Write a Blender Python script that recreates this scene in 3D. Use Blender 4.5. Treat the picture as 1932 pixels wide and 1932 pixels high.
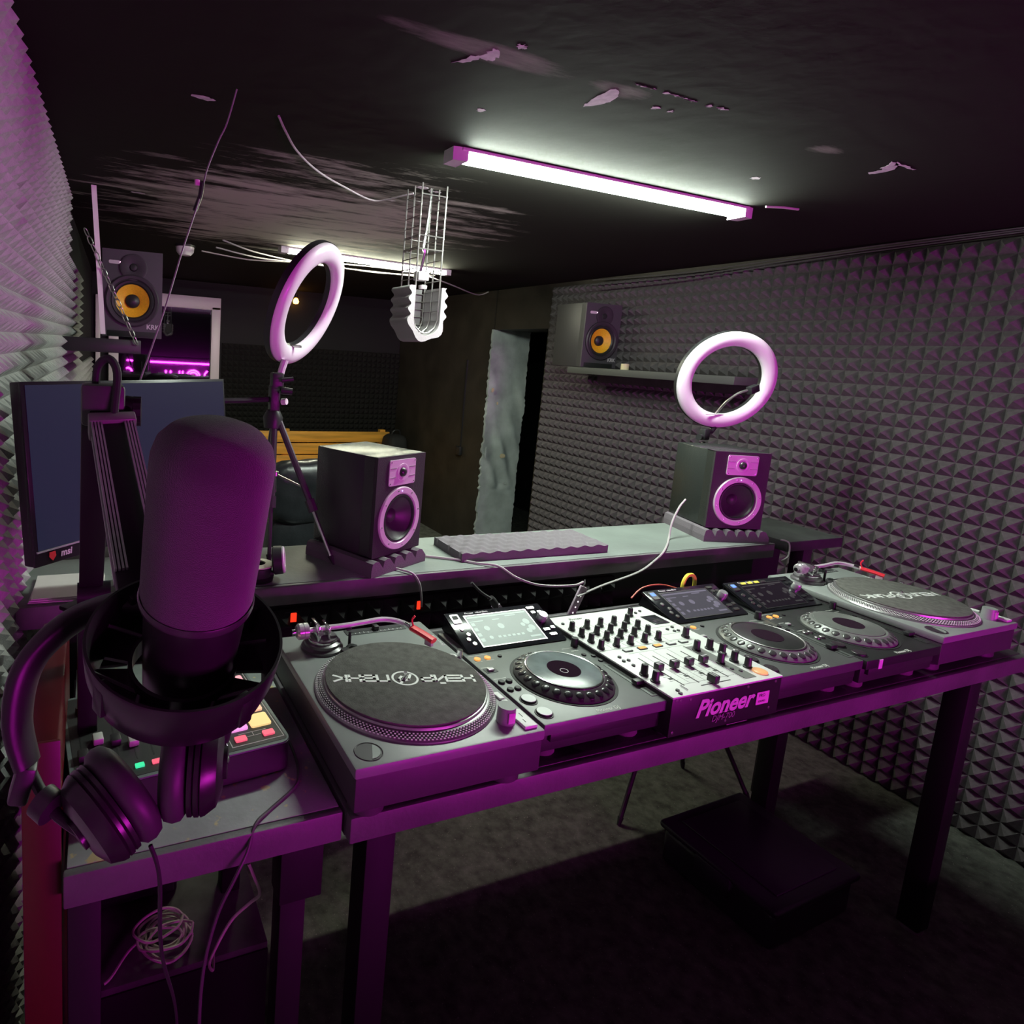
import bpy, bmesh, math, random
from math import pi, sin, cos, radians as R_
from mathutils import Vector as V, Matrix as M
random.seed(7)
C = bpy.context.scene.collection
for o in list(bpy.data.objects): bpy.data.objects.remove(o)
H = 1.05                      # all coordinates below are written from the turntable plate; H lifts them over the floor

# ------------------------------------------------------------------ camera, world, exposure
cd = bpy.data.cameras.new('camera'); cam = bpy.data.objects.new('camera', cd); C.objects.link(cam)
def cam_rot(rx, ry, rz):
    return M.Rotation(rz, 3, 'Z') @ M.Rotation(rx, 3, 'X') @ M.Rotation(ry, 3, 'Z')
CR = cam_rot(1.4255, 0.0605, -0.3896)
CP = V((-0.3650, -0.7820, 0.6162 + H))
cam.matrix_world = M.Translation(CP) @ CR.to_4x4()
cd.sensor_fit = 'HORIZONTAL'; cd.sensor_width = 36.0
cd.lens = 36.0 * 1186.955 / 1932
cd.shift_x = (966 - 656.68) / 1932; cd.shift_y = (839.71 - 966) / 1932
cd.clip_start = 0.01
S = bpy.context.scene; S.camera = cam
S.view_settings.view_transform = 'Standard'; S.view_settings.look = 'None'
S.view_settings.exposure = 0.0; S.view_settings.gamma = 1.0; S.view_settings.use_curve_mapping = False
w = bpy.data.worlds.new('world'); S.world = w; w.use_nodes = True
w.node_tree.nodes['Background'].inputs[0].default_value = (0.5, 0.3, 0.6, 1)
w.node_tree.nodes['Background'].inputs[1].default_value = 0.001
LAMP = 200.0; LAMP2 = 125.0; NEON = 130.0

# ------------------------------------------------------------------ materials
MC = {}
def mat(name, col, rough=.5, metal=0., var=0., vscale=20., bump=0., bscale=80., emit=None, es=0., spec=.5, coat=0., sheen=0.):
    if name in MC: return MC[name]
    m = bpy.data.materials.new(name); m.use_nodes = True; nt = m.node_tree
    b = nt.nodes['Principled BSDF']
    b.inputs['Base Color'].default_value = (*col, 1); b.inputs['Roughness'].default_value = rough
    b.inputs['Metallic'].default_value = metal; b.inputs['Specular IOR Level'].default_value = spec
    b.inputs['Coat Weight'].default_value = coat; b.inputs['Sheen Weight'].default_value = sheen
    tc = nt.nodes.new('ShaderNodeTexCoord')
    if var:
        n = nt.nodes.new('ShaderNodeTexNoise'); n.inputs['Scale'].default_value = vscale; n.inputs['Detail'].default_value = 5
        r = nt.nodes.new('ShaderNodeMapRange'); r.inputs[1].default_value = .3; r.inputs[2].default_value = .7
        r.inputs[3].default_value = 1 - var; r.inputs[4].default_value = 1 + var
        mx = nt.nodes.new('ShaderNodeVectorMath'); mx.operation = 'SCALE'; mx.inputs[0].default_value = col
        nt.links.new(tc.outputs['Object'], n.inputs['Vector']); nt.links.new(n.outputs[0], r.inputs[0])
        nt.links.new(r.outputs[0], mx.inputs['Scale']); nt.links.new(mx.outputs[0], b.inputs['Base Color'])
    if bump:
        n = nt.nodes.new('ShaderNodeTexNoise'); n.inputs['Scale'].default_value = bscale; n.inputs['Detail'].default_value = 4
        bp = nt.nodes.new('ShaderNodeBump'); bp.inputs['Strength'].default_value = bump; bp.inputs['Distance'].default_value = .004
        nt.links.new(tc.outputs['Object'], n.inputs['Vector']); nt.links.new(n.outputs[0], bp.inputs['Height']); nt.links.new(bp.outputs[0], b.inputs['Normal'])
    if emit:
        b.inputs['Emission Color'].default_value = (*emit, 1); b.inputs['Emission Strength'].default_value = es
    MC[name] = m; return m
BLACK = mat('black_plastic', (.02, .02, .022), .45)
MATTE = mat('matte_black', (.012, .012, .013), .7)
BLKMET = mat('black_paint_steel', (.045, .042, .045), .5, var=.25, vscale=14, bump=.15)
FASC = mat('painted_fascia', (.11, .10, .11), .5, var=.2, vscale=9, bump=.2, bscale=120)
GREY = mat('grey_steel_paint', (.16, .17, .17), .38, var=.12, vscale=9)
GREYD = mat('dark_grey_paint', (.06, .063, .065), .4)
TOPG = mat('grey_desk_top', (.24, .27, .26), .5, var=.25, vscale=6, bump=.15, bscale=40)
BART = mat('grey_bar_top', (.20, .225, .215), .5, var=.18, vscale=5, bump=.1)
SILV = mat('silver_faceplate', (.74, .77, .74), .4)
CHR = mat('chrome', (.75, .75, .76), .18, metal=1.)
STEEL = mat('brushed_steel', (.45, .44, .43), .35, metal=1.)
WHITE = mat('white_print', (.8, .8, .8), .5)
WPL = mat('white_plastic', (.78, .74, .76), .35, emit=(.8, .2, .75), es=.0)
FOAM = mat('charcoal_foam', (.115, .102, .110), .95, var=.15, vscale=60, bump=.3, bscale=400, spec=.1)
FOAML = mat('grey_foam', (.42, .42, .42), .95, var=.12, vscale=60, bump=.3, bscale=400, spec=.1)
FOAMB = mat('black_foam', (.022, .021, .021), .95, var=.2, vscale=60, spec=.1)
RED = mat('red_plastic', (.75, .03, .05), .4)
SLIP = mat('slipmat_felt', (.12, .115, .11), .95, var=.2, vscale=70, bump=.4, bscale=500, spec=.05)
LEATH = mat('black_leather', (.022, .024, .028), .28, var=.3, vscale=12, bump=.5, bscale=25)
def glow(name, col, s): return mat(name, tuple(c * .5 for c in col), .4, emit=col, es=s)
LED_O = glow('orange_led', (1, .42, .10), .9); LED_R = glow('red_led', (1, .03, .01), 1.6); LED_G = glow('green_led', (.05, .9, .4), .8)

# ------------------------------------------------------------------ mesh helpers
class B:
    def __init__(s): s.b = bmesh.new()
    def _xf(s, vs, x):
        if x is not None: bmesh.ops.transform(s.b, matrix=x, verts=vs)
    def box(s, x0, y0, z0, x1, y1, z1, bev=0, seg=2, x=None):
        t = bmesh.new(); bmesh.ops.create_cube(t, size=1)
        bmesh.ops.transform(t, matrix=M.Translation(((x0+x1)/2, (y0+y1)/2, (z0+z1)/2)) @ M.Diagonal((x1-x0, y1-y0, z1-z0, 1)), verts=t.verts)
        if bev: bmesh.ops.bevel(t, geom=list(t.edges), offset=bev, segments=seg, affect='EDGES', profile=.5, clamp_overlap=True)
        return s.join(t, x)
    def join(s, t, x=None):
        if x is not None: bmesh.ops.transform(t, matrix=x, verts=t.verts)
        mp = {v: s.b.verts.new(v.co) for v in t.verts}
        for f in t.faces:
            try: s.b.faces.new([mp[v] for v in f.verts])
            except ValueError: pass
        t.free(); return s
    def lathe(s, prof, n=32, x=None, closed=False):      # prof: [(r, z)], axis z
        t = bmesh.new(); rings = []
        for r, z in prof:
            if r < 1e-6: rings.append([t.verts.new((0, 0, z))])
            else: rings.append([t.verts.new((r*cos(2*pi*i/n), r*sin(2*pi*i/n), z)) for i in range(n)])
        pr = list(zip(rings, rings[1:])) + ([(rings[-1], rings[0])] if closed else [])
        for a, b in pr:
            for i in range(n):
                j = (i+1) % n
                if len(a) == 1 and len(b) == 1: continue
                if len(a) == 1: t.faces.new((a[0], b[i], b[j]))
                elif len(b) == 1: t.faces.new((a[i], a[j], b[0]))
                else: t.faces.new((a[i], a[j], b[j], b[i]))
        bmesh.ops.recalc_face_normals(t, faces=t.faces)
        return s.join(t, x)
    def cyl(s, p0, p1, r0, r1=None, n=16):
        p0, p1 = V(p0), V(p1); d = p1 - p0; r1 = r0 if r1 is None else r1
        q = d.to_track_quat('Z', 'Y').to_matrix().to_4x4()
        return s.lathe([(0, 0), (r0, 0), (r1, d.length), (0, d.length)], n, M.Translation(p0) @ q)
    def tube(s, pts, r, n=8, smooth=0, cap=True, flat=None):
        pts = [V(p) for p in pts]
        if smooth: pts = catmull(pts, smooth)
        t = bmesh.new(); rings = []; up = V((0, 0, 1))
        for i, p in enumerate(pts):
            d = (pts[min(i+1, len(pts)-1)] - pts[max(i-1, 0)]).normalized()
            if i == 0:
                a = d.cross(up if abs(d.z) < .9 else V((1, 0, 0))).normalized()
            else:
                a = (a - d * a.dot(d)).normalized()
            b = d.cross(a); rr = r[i*len(r)//len(pts)] if isinstance(r, (list, tuple)) else r
            ra, rb = (rr, rr) if flat is None else flat
            rings.append([t.verts.new(p + a*ra*cos(2*pi*k/n) + b*rb*sin(2*pi*k/n)) for k in range(n)])
        for A, Bq in zip(rings, rings[1:]):
            for k in range(n): t.faces.new((A[k], A[(k+1) % n], Bq[(k+1) % n], Bq[k]))
        if cap and n > 2: t.faces.new(rings[0][::-1]); t.faces.new(rings[-1])
        return s.join(t)
    def prism(s, poly, z0, z1, x=None):
        t = bmesh.new(); a = [t.verts.new((p[0], p[1], z0)) for p in poly]; b = [t.verts.new((p[0], p[1], z1)) for p in poly]
        n = len(poly); t.faces.new(a[::-1]); t.faces.new(b)
        for i in range(n): t.faces.new((a[i], a[(i+1) % n], b[(i+1) % n], b[i]))
        bmesh.ops.recalc_face_normals(t, faces=t.faces)
        return s.join(t, x)
    def rrect(s, x0, y0, x1, y1, r, z0, z1, x=None, n=5):
        P = []
        for cx, cy, a0 in ((x1-r, y1-r, 0), (x0+r, y1-r, 90), (x0+r, y0+r, 180), (x1-r, y0+r, 270)):
            for k in range(n+1):
                a = R_(a0 + 90*k/n); P.append((cx+r*cos(a), cy+r*sin(a)))
        return s.prism(P, z0, z1, x)
    def strokes(s, lines, wd, z0, z1, x=None):
        for L in lines:
            for p, q in zip(L, L[1:]):
                p, q = V(p), V(q); d = (q-p).normalized(); n = V((-d.y, d.x))*wd/2; e = d*wd/2
                s.prism([p-e-n, q+e-n, q+e+n, p-e+n], z0, z1, x)
        return s
    def mesh(s, name, smooth=35):
        me = bpy.data.meshes.new(name); s.b.to_mesh(me); s.b.free()
        if smooth:
            me.polygons.foreach_set('use_smooth', [True]*len(me.polygons)); me.set_sharp_from_angle(angle=R_(smooth))
        return me
    def build(s, name, m, parent=None, loc=(0, 0, 0), rot=None, smooth=35, label=None):
        return obj(name, s.mesh(name, smooth), m, parent, loc, rot, label)
def catmull(P, k):
    out = []
    for i in range(len(P)-1):
        a, b, c, d = P[max(i-1, 0)], P[i], P[i+1], P[min(i+2, len(P)-1)]
        for j in range(k):
            t = j/k; out.append(.5*((2*b) + (c-a)*t + (2*a-5*b+4*c-d)*t*t + (3*b-a-3*c+d)*t**3))
    out.append(P[-1]); return out
def obj(name, me, m, parent=None, loc=(0, 0, 0), rot=None, label=None):
    o = bpy.data.objects.new(name, me); C.objects.link(o)
    if m is not None and not me.materials: me.materials.append(m)
    o.location = V(loc) + (V((0, 0, H)) if parent is None else V())
    if rot is not None: o.rotation_euler = rot
    if parent is not None: o.parent = parent
    if label: o['label'] = label
    return o
def tag(o, label, cat, group=None):
    o['label'] = label; o['category'] = cat
    if group: o['group'] = group
    return o
def thing(name, label, cat, loc=(0, 0, 0), rz=0, group=None):
    o = bpy.data.objects.new(name, None); C.objects.link(o); o.empty_display_size = .05
    o.location = V(loc) + V((0, 0, H)); o.rotation_euler = (0, 0, rz)
    return tag(o, label, cat, group)
def struct(o): o['kind'] = 'structure'; return o
def kids(o): return [c for c in bpy.data.objects if c.parent == o]
def dup(o, loc, rz, label, parent=None):
    c = o.copy(); C.objects.link(c)
    if parent is None:
        c.location = V(loc) + V((0, 0, H)); c.rotation_euler = (0, 0, rz); c['label'] = label
    else: c.parent = parent
    for k in kids(o): dup(k, None, None, None, c)
    return c
def axis(p, d, roll=0):      # frame with z along d at p
    return M.Translation(V(p)) @ V(d).to_track_quat('Z', 'Y').to_matrix().to_4x4() @ M.Rotation(roll, 4, 'Z')
def text(s, size, ext, x, shear=0, align='CENTER', bold=0.0):
    cu = bpy.data.curves.new('txt', 'FONT'); cu.body = s; cu.size = size; cu.extrude = ext; cu.shear = shear
    cu.align_x = align; cu.align_y = 'CENTER'; cu.offset = bold; cu.resolution_u = 3
    o = bpy.data.objects.new('txt', cu); C.objects.link(o)
    me = bpy.data.meshes.new_from_object(o.evaluated_get(bpy.context.evaluated_depsgraph_get()))
    bpy.data.objects.remove(o); t = bmesh.new(); t.from_mesh(me); bpy.data.meshes.remove(me)
    bmesh.ops.transform(t, matrix=x, verts=t.verts); return t

def holed(b, W_, Hh, y0, y1, cx, cz, r, n=48):
    # box slab between y0 and y1 with a round hole through it
    t = bmesh.new(); fr = {}
    for key, y in (('a', y0), ('b', y1)):
        cir = []; out = []
        for i in range(n):
            a = 2*pi*i/n; dx, dz = cos(a), sin(a)
            cir.append(t.verts.new((cx+r*dx, y, cz+r*dz)))
            k = min((W_-cx)/dx if dx > 1e-9 else 1e9, -cx/dx if dx < -1e-9 else 1e9, (Hh-cz)/dz if dz > 1e-9 else 1e9, -cz/dz if dz < -1e-9 else 1e9)
            out.append(t.verts.new((cx+k*dx, y, cz+k*dz)))
        fr[key] = (cir, out)
        cor = [t.verts.new((x, y, z)) for x in (0, W_) for z in (0, Hh)]
        fr[key+'c'] = cor
        for i in range(n):
            j = (i+1) % n; p, q = out[i].co, out[j].co; cs = None
            for c in cor:
                on = lambda u: min(abs(u.x), abs(u.x-W_)) < 1e-6
                if on(p) != on(q) and abs(c.co.x-p.x)+abs(c.co.x-q.x)+abs(c.co.z-p.z)+abs(c.co.z-q.z) < 1.01*(abs(p.x-q.x)+abs(p.z-q.z)) and (abs(c.co.x-p.x) < 1e-6 or abs(c.co.z-p.z) < 1e-6) and (abs(c.co.x-q.x) < 1e-6 or abs(c.co.z-q.z) < 1e-6): cs = c
            f = [cir[i], out[i]] + ([cs] if cs else []) + [out[j], cir[j]]
            t.faces.new(f)
    for i in range(n):
        j = (i+1) % n; t.faces.new((fr['a'][0][i], fr['a'][0][j], fr['b'][0][j], fr['b'][0][i]))
    bmesh.ops.recalc_face_normals(t, faces=t.faces)
    b.join(t)
    e = .0001
    for q in ((0, y0+e, 0, .002, y1, Hh), (W_-.002, y0+e, 0, W_, y1, Hh), (0, y0+e, 0, W_, y1, .002), (0, y0+e, Hh-.002, W_, y1, Hh)): b.box(*q)
    return b
FACE = M.Rotation(R_(90), 4, 'X')     # xy plane -> xz plane facing -y

# ------------------------------------------------------------------ room shell
X0, X1, Y0, Y1, Z0, Z1 = -.52, 2.73, -2.90, 5.45, -1.05, 1.20
FLOORM = mat('worn_carpet_floor', (.13, .135, .118), .9, var=.45, vscale=30, bump=.5, bscale=90)
nt = FLOORM.node_tree                  # scattered pale specks in the floor
n = nt.nodes.new('ShaderNodeTexNoise'); n.inputs['Scale'].default_value = 160; n.inputs['Detail'].default_value = 3
cr = nt.nodes.new('ShaderNodeMapRange'); cr.inputs[1].default_value = .66; cr.inputs[2].default_value = .72
mxs = nt.nodes.new('ShaderNodeMix'); mxs.data_type = 'RGBA'; mxs.inputs[7].default_value = (.40, .38, .34, 1)
bs = nt.nodes['Principled BSDF']; src = bs.inputs['Base Color'].links[0].from_socket
tc = nt.nodes.new('ShaderNodeTexCoord'); nt.links.new(tc.outputs['Object'], n.inputs[0]); nt.links.new(n.outputs[0], cr.inputs[0])
nt.links.new(cr.outputs[0], mxs.inputs[0]); nt.links.new(src, mxs.inputs[6]); nt.links.new(mxs.outputs[2], bs.inputs['Base Color'])

struct(B().box(X0-.1, Y0-.1, Z0-.1, X1+1.6, Y1+.1, Z0).build('floor', FLOORM))

# ceiling: black paint, worn away to pale plaster in streaks
CEIL = mat('worn_black_ceiling', (.02, .019, .02), .85, spec=.15)
nt = CEIL.node_tree; N = nt.nodes; Lk = nt.links; bs = N['Principled BSDF']
tc = N.new('ShaderNodeTexCoord'); mp = N.new('ShaderNodeMapping'); mp.inputs['Scale'].default_value = (1.3, 6.5, 1); mp.inputs['Rotation'].default_value = (0, 0, R_(-14))
n1 = N.new('ShaderNodeTexNoise'); n1.inputs['Scale'].default_value = 2.2; n1.inputs['Detail'].default_value = 9; n1.inputs['Roughness'].default_value = .68
Lk.new(tc.outputs['Object'], mp.inputs[0]); Lk.new(mp.outputs[0], n1.inputs['Vector'])
def blob(cx, cy, rx, ry, rot=0, soft=.45):
    m2 = N.new('ShaderNodeMapping'); m2.vector_type = 'TEXTURE'
    m2.inputs['Location'].default_value = (cx, cy, 0); m2.inputs['Rotation'].default_value = (0, 0, rot); m2.inputs['Scale'].default_value = (rx, ry, 100)
    Lk.new(tc.outputs['Object'], m2.inputs[0])
    vl = N.new('ShaderNodeVectorMath'); vl.operation = 'LENGTH'; Lk.new(m2.outputs[0], vl.inputs[0])
    mr = N.new('ShaderNodeMapRange'); mr.inputs[1].default_value = 1; mr.inputs[2].default_value = 1-soft; mr.inputs[3].default_value = 0; mr.inputs[4].default_value = 1
    Lk.new(vl.outputs['Value'], mr.inputs[0]); return mr.outputs[0]
def mth(op, a, b):
    q = N.new('ShaderNodeMath'); q.operation = op
    for i, v in enumerate((a, b)):
        if isinstance(v, (int, float)): q.inputs[i].default_value = v
        else: Lk.new(v, q.inputs[i])
    return q.outputs[0]
b1 = blob(.52, 2.15, 1.05, 1.15, 0, .6); b2 = blob(.35, .335, .26, .05, .05, .6); b3 = blob(.66, .34, .10, .045, 0, .6); b4 = blob(1.36, .35, .08, .04, 0, .7)
def worn(b, lo, hi):
    s = mth('ADD', mth('MULTIPLY', b, .30), n1.outputs[0])
    mr = N.new('ShaderNodeMapRange'); mr.inputs[1].default_value = lo; mr.inputs[2].default_value = hi; Lk.new(s, mr.inputs[0])
    return mth('MULTIPLY', mr.outputs[0], mth('MINIMUM', mth('MULTIPLY', b, 6.), 1.))
w1 = mth('MULTIPLY', worn(b1, .60, .79), .9)
w2 = mth('MULTIPLY', mth('MAXIMUM', mth('MAXIMUM', worn(b2, .62, .95), worn(b4, .6, .95)), worn(b3, .6, .95)), .4)
mx = N.new('ShaderNodeMix'); mx.data_type = 'RGBA'; mx.inputs[6].default_value = (.017, .0155, .0125, 1); mx.inputs[7].default_value = (.62, .60, .52, 1)
Lk.new(mth('MAXIMUM', w1, w2), mx.inputs[0]); Lk.new(mx.outputs[2], bs.inputs['Base Color'])
bp = N.new('ShaderNodeBump'); bp.inputs['Strength'].default_value = .15; bp.inputs['Distance'].default_value = .006
n2 = N.new('ShaderNodeTexNoise'); n2.inputs['Scale'].default_value = 14; n2.inputs['Detail'].default_value = 6
Lk.new(tc.outputs['Object'], n2.inputs['Vector']); Lk.new(n2.outputs[0], bp.inputs['Height']); Lk.new(bp.outputs[0], bs.inputs['Normal'])
ceil = struct(B().box(X0-.1, Y0-.1, Z1, X1+1.6, Y1+.1, Z1+.1).build('ceiling', CEIL))
# flaked-off patches of bare plaster: thin pits' rims of real thickness
PLAST = mat('bare_plaster', (.62, .56, .60), .8, var=.2, vscale=60)
def flake(pts, seed):
    rnd = random.Random(seed); P = []
    for i, p in enumerate(pts):
        q = pts[(i+1) % len(pts)]
        for k in range(4):
            t = k/4; P.append((p[0]*(1-t)+q[0]*t+rnd.uniform(-.004, .004), p[1]*(1-t)+q[1]*t+rnd.uniform(-.004, .004)))
    cx = sum(p[0] for p in P)/len(P); cy = sum(p[1] for p in P)/len(P)
    B().prism([(p[0]-cx, p[1]-cy) for p in P], -.0004, 0).build('plaster_flake', PLAST, ceil, (cx, cy, Z1), smooth=0)
flake([(.299, .407), (.316, .368), (.332, .352), (.336, .322), (.350, .322), (.362, .344), (.360, .362), (.337, .366), (.322, .392)], 1)
flake([(.663, .445), (.652, .409), (.648, .365), (.657, .338), (.685, .360), (.694, .395), (.684, .425)], 2)
flake([(1.640, .405), (1.645, .375), (1.622, .366), (1.61, .345), (1.585, .318), (1.62, .325), (1.66, .35), (1.665, .375), (1.66, .41)], 3)
flake([(1.60, .318), (1.64, .322), (1.70, .325), (1.70, .333), (1.62, .332)], 4)
for i, (x, y, a, b) in enumerate([(.376, .289, .010, .008), (.482, .584, .010, .012), (.802, .371, .010, .009), (.846, .37, .006, .007), (1.456, .6, .016, .012), (.891, .307, .006, .004), (.926, .303, .016, .004),
                                  (.70, .303, .03, .002), (.78, .304, .03, .002), (.83, .305, .02, .003), (.69, 1.50, .018, .01), (.76, 1.29, .03, .012), (.70, 1.27, .025, .02), (.05, 2.2, .02, .01), (-.2, 2.0, .03, .012), (-.12, .86, .03, .012)]):
    flake([(x+a*cos(t), y+b*sin(t)) for t in (0, 1.2, 2.5, 3.6, 5)], 20+i)

WALLB = mat('dark_painted_wall', (.034, .028, .022), .6, var=.3, vscale=5, bump=.4, bscale=18)
WALLD = mat('black_wall', (.010, .010, .011), .8)
wl = struct(B().box(X0-.12, Y0, Z0-.02, X0, Y1, Z1).build('wall_left', WALLD))
wb = struct(B().box(X0-.1, Y1, Z0, X1+1.6, Y1+.1, Z1).build('wall_back', WALLD))
wf = struct(B().box(X0-.1, Y0-.1, Z0, X1+.1, Y0, Z1).build('wall_front', WALLD))
DT = .88; DY0, DY1, DX = 3.03, 3.70, .36
wr = struct(B().box(X1, Y0, Z0, X1+DX, DY0, Z1).box(X1, DY0, DT, X1+DX, DY1, Z1).build('wall_right', WALLB))
wr2 = struct(B().box(X1, DY1+.02, Z0, X1+DX-.02, Y1, Z1).build('wall_right', WALLB))
struct(B().box(X1+1.5, 2.0, Z0, X1+1.6, Y1, Z1).box(X1+DX, 1.9, Z0, X1+1.6, 2.0, Z1).build('wall_corridor', WALLD))
# far jamb of the opening: rough grey-blue plaster
JAMB = mat('rough_grey_plaster', (.40, .45, .47), .75, var=.3, vscale=5, bump=.6, bscale=14)
t = bmesh.new(); nx, nz = 26, 90; g = {}
rnd = random.Random(3)
for i in range(nx+1):
    for j in range(nz+1):
        u, v = i/nx, j/nz; x = X1-.012+u*(DX+.012); z = Z0+v*(DT-Z0)
        rough = .5+.5*sin(9*u+7*v*3)*sin(13*v+3*u) if .3 < v < .85 else .15
        y = DY1 - .004 - .004*rough*rnd.random() - .016*rough*(sin(11*u+3+5*v)*sin(19*v+4*u)+.5*sin(31*v+13*u))
        if i == 0: x += rnd.uniform(-.012, .010)
        if i == nx: x += rnd.uniform(-.006, .006)
        g[i, j] = t.verts.new((x, y, z))
bk = {}
for i in range(nx):
    for j in range(nz): t.faces.new((g[i, j], g[i+1, j], g[i+1, j+1], g[i, j+1]))
for i in (0, nx):
    for j in range(nz+1): bk[i, j] = t.verts.new((g[i, j].co.x, DY1+.02, g[i, j].co.z))
for j in range(nz):
    t.faces.new((g[0, j+1], bk[0, j+1], bk[0, j], g[0, j])); t.faces.new((g[nx, j], bk[nx, j], bk[nx, j+1], g[nx, j+1]))
jb = B().join(t); jmb = struct(jb.build('trim_1', JAMB, smooth=60)); jmb['label'] = 'rough grey plastered jamb of the doorway'
CHIP = mat('pale_chipped_plaster', (.62, .52, .36), .8)
for i, (x, z, a, b) in enumerate([(2.90, -.18, .034, .022), (2.74, .38, .015, .024), (2.80, .27, .008, .016), (2.96, -.42, .02, .008), (2.725, -.15, .008, .05)]):
    P = [(a*cos(k)*random.uniform(.7, 1.1), b*sin(k)*random.uniform(.7, 1.1)) for k in [j*.7 for j in range(9)]]
    B().prism(P, 0, .006, FACE).build('plaster_chip', CHIP if i < 3 else JAMB, jmb, (x, DY1-.030, z))
B().box(X1-.03, 4.03, -.24, X1, 4.11, -.16, .006).box(X1-.012, 4.06, -.16, X1, 4.075, .62).build('switch_box', BLACK, wr2)

# acoustic foam: pyramid tiles, each tile one part of its wall
def foam_mesh(name, p, nu, nv, h, m, base=.012, pv=None):
    t = B(); b = t.b; pv = pv or p
    for i in range(nu):
        for j in range(nv):
            x, y = i*p, j*pv
            a = [b.verts.new(c) for c in ((x, y, base), (x+p, y, base), (x+p, y+pv, base), (x, y+pv, base))]
            c = b.verts.new((x+p/2, y+pv/2, base+h))
            for k in range(4): b.faces.new((a[k], a[(k+1) % 4], c))
    W_, Hh = nu*p, nv*pv
    q = [b.verts.new(c) for c in ((0, 0, 0), (W_, 0, 0), (W_, Hh, 0), (0, Hh, 0), (0, 0, base), (W_, 0, base), (W_, Hh, base), (0, Hh, base))]
    for f in ((0, 1, 5, 4), (1, 2, 6, 5), (2, 3, 7, 6), (3, 0, 4, 7)): b.faces.new([q[k] for k in f])
    me = t.mesh(name, 0); me.materials.append(m); return me
def tiles(parent, org, u, v, n, nu, nv, size, me, skip=None, last=None, lsize=0):
    rot = M((u, v, n)).transposed().to_euler()
    for j in range(nv + (1 if last else 0)):
        for i in range(nu):
            p = V(org) + V(u)*size*i + V(v)*size*j
            if skip and skip(p): continue
            o = bpy.data.objects.new('foam_tile', last if j == nv else me); C.objects.link(o)
            o.location = p + V((0, 0, 0)); o.rotation_euler = rot; o.parent = parent
pr = .0555; fr = foam_mesh('foam_tile_r', pr, 9, 9, .034, FOAM); fr2 = foam_mesh('foam_tile_r2', pr, 9, 4, .034, FOAM)
tiles(wr, (X1, 3.0, Z0), (0, -1, 0), (0, 0, 1), (-1, 0, 0), 9, 4, pr*9, fr, None, fr2)
fl = foam_mesh('foam_tile_l', .0625, 8, 12, .024, FOAML, pv=.5/12); fl2 = foam_mesh('foam_tile_l2', .0625, 8, 6, .024, FOAML, pv=.5/12)
tiles(wl, (X0, -1.30, Z0), (0, 1, 0), (0, 0, 1), (1, 0, 0), 9, 4, .5, fl, lambda p: p.y > 2.0 and p.z > .5-.01 and p.y > 2.1, fl2)
tiles(wl, (X0, 3.2, Z0), (0, 1, 0), (0, 0, 1), (1, 0, 0), 4, 3, .5, fl)
fb = foam_mesh('foam_tile_b', pr, 9, 9, .034, FOAMB)
tiles(wb, (.80, Y1, -.86), (1, 0, 0), (0, 0, 1), (0, -1, 0), 4, 3, .4995, fb)
wnd = struct(bpy.data.objects.new('window_1', None)); C.objects.link(wnd); wnd.location = (0, 0, H); wnd['label'] = 'white framed dark window reflecting a pink neon sign'
FR = mat('white_window_frame', (.82, .76, .78), .4)
wx0, wx1, wz0, wz1, fw = -.235, .765, -.10, 1.055, .085
for nm, bx in (('window_frame', (wx0, 5.36, wz1-fw-.030, wx1, Y1, wz1)), ('window_frame', (wx0, 5.36, wz0, wx1, Y1, wz0+fw)), ('window_frame', (wx0, 5.36, wz0+fw, wx0+fw, Y1, wz1-fw)), ('window_frame', (wx1-fw, 5.36, wz0+fw, wx1, Y1, wz1-fw))):
    B().box(*bx, .006).build(nm, FR, wnd)
GL = mat('dark_mirror_glass', (.16, .14, .18), .02, metal=1.)
B().box(wx0+fw-.01, -.008, -(wz1-wz0)/2+fw-.01, wx1-fw+.01, .008, (wz1-wz0)/2-fw+.01).build('glass_pane', GL, wnd, (0, 5.405, (wz0+wz1)/2), (R_(.25), 0, 0))
struct(B().box(-.345, 5.40, -.3, -.305, Y1, 1.0, .004).build('trim_2', FR))['label'] = 'narrow white casing left of the window'

# the left wall is not quite parallel to the decks: it closes in toward the back
wl.matrix_world = M.Translation((0, 0, H)) @ M.Translation((-.478, 2.1, Z1)) @ M.Rotation(R_(-1.8), 4, 'Z') @ M.Rotation(R_(.8), 4, 'Y') @ M.Translation((-X0, -2.1, -Z1))
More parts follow.
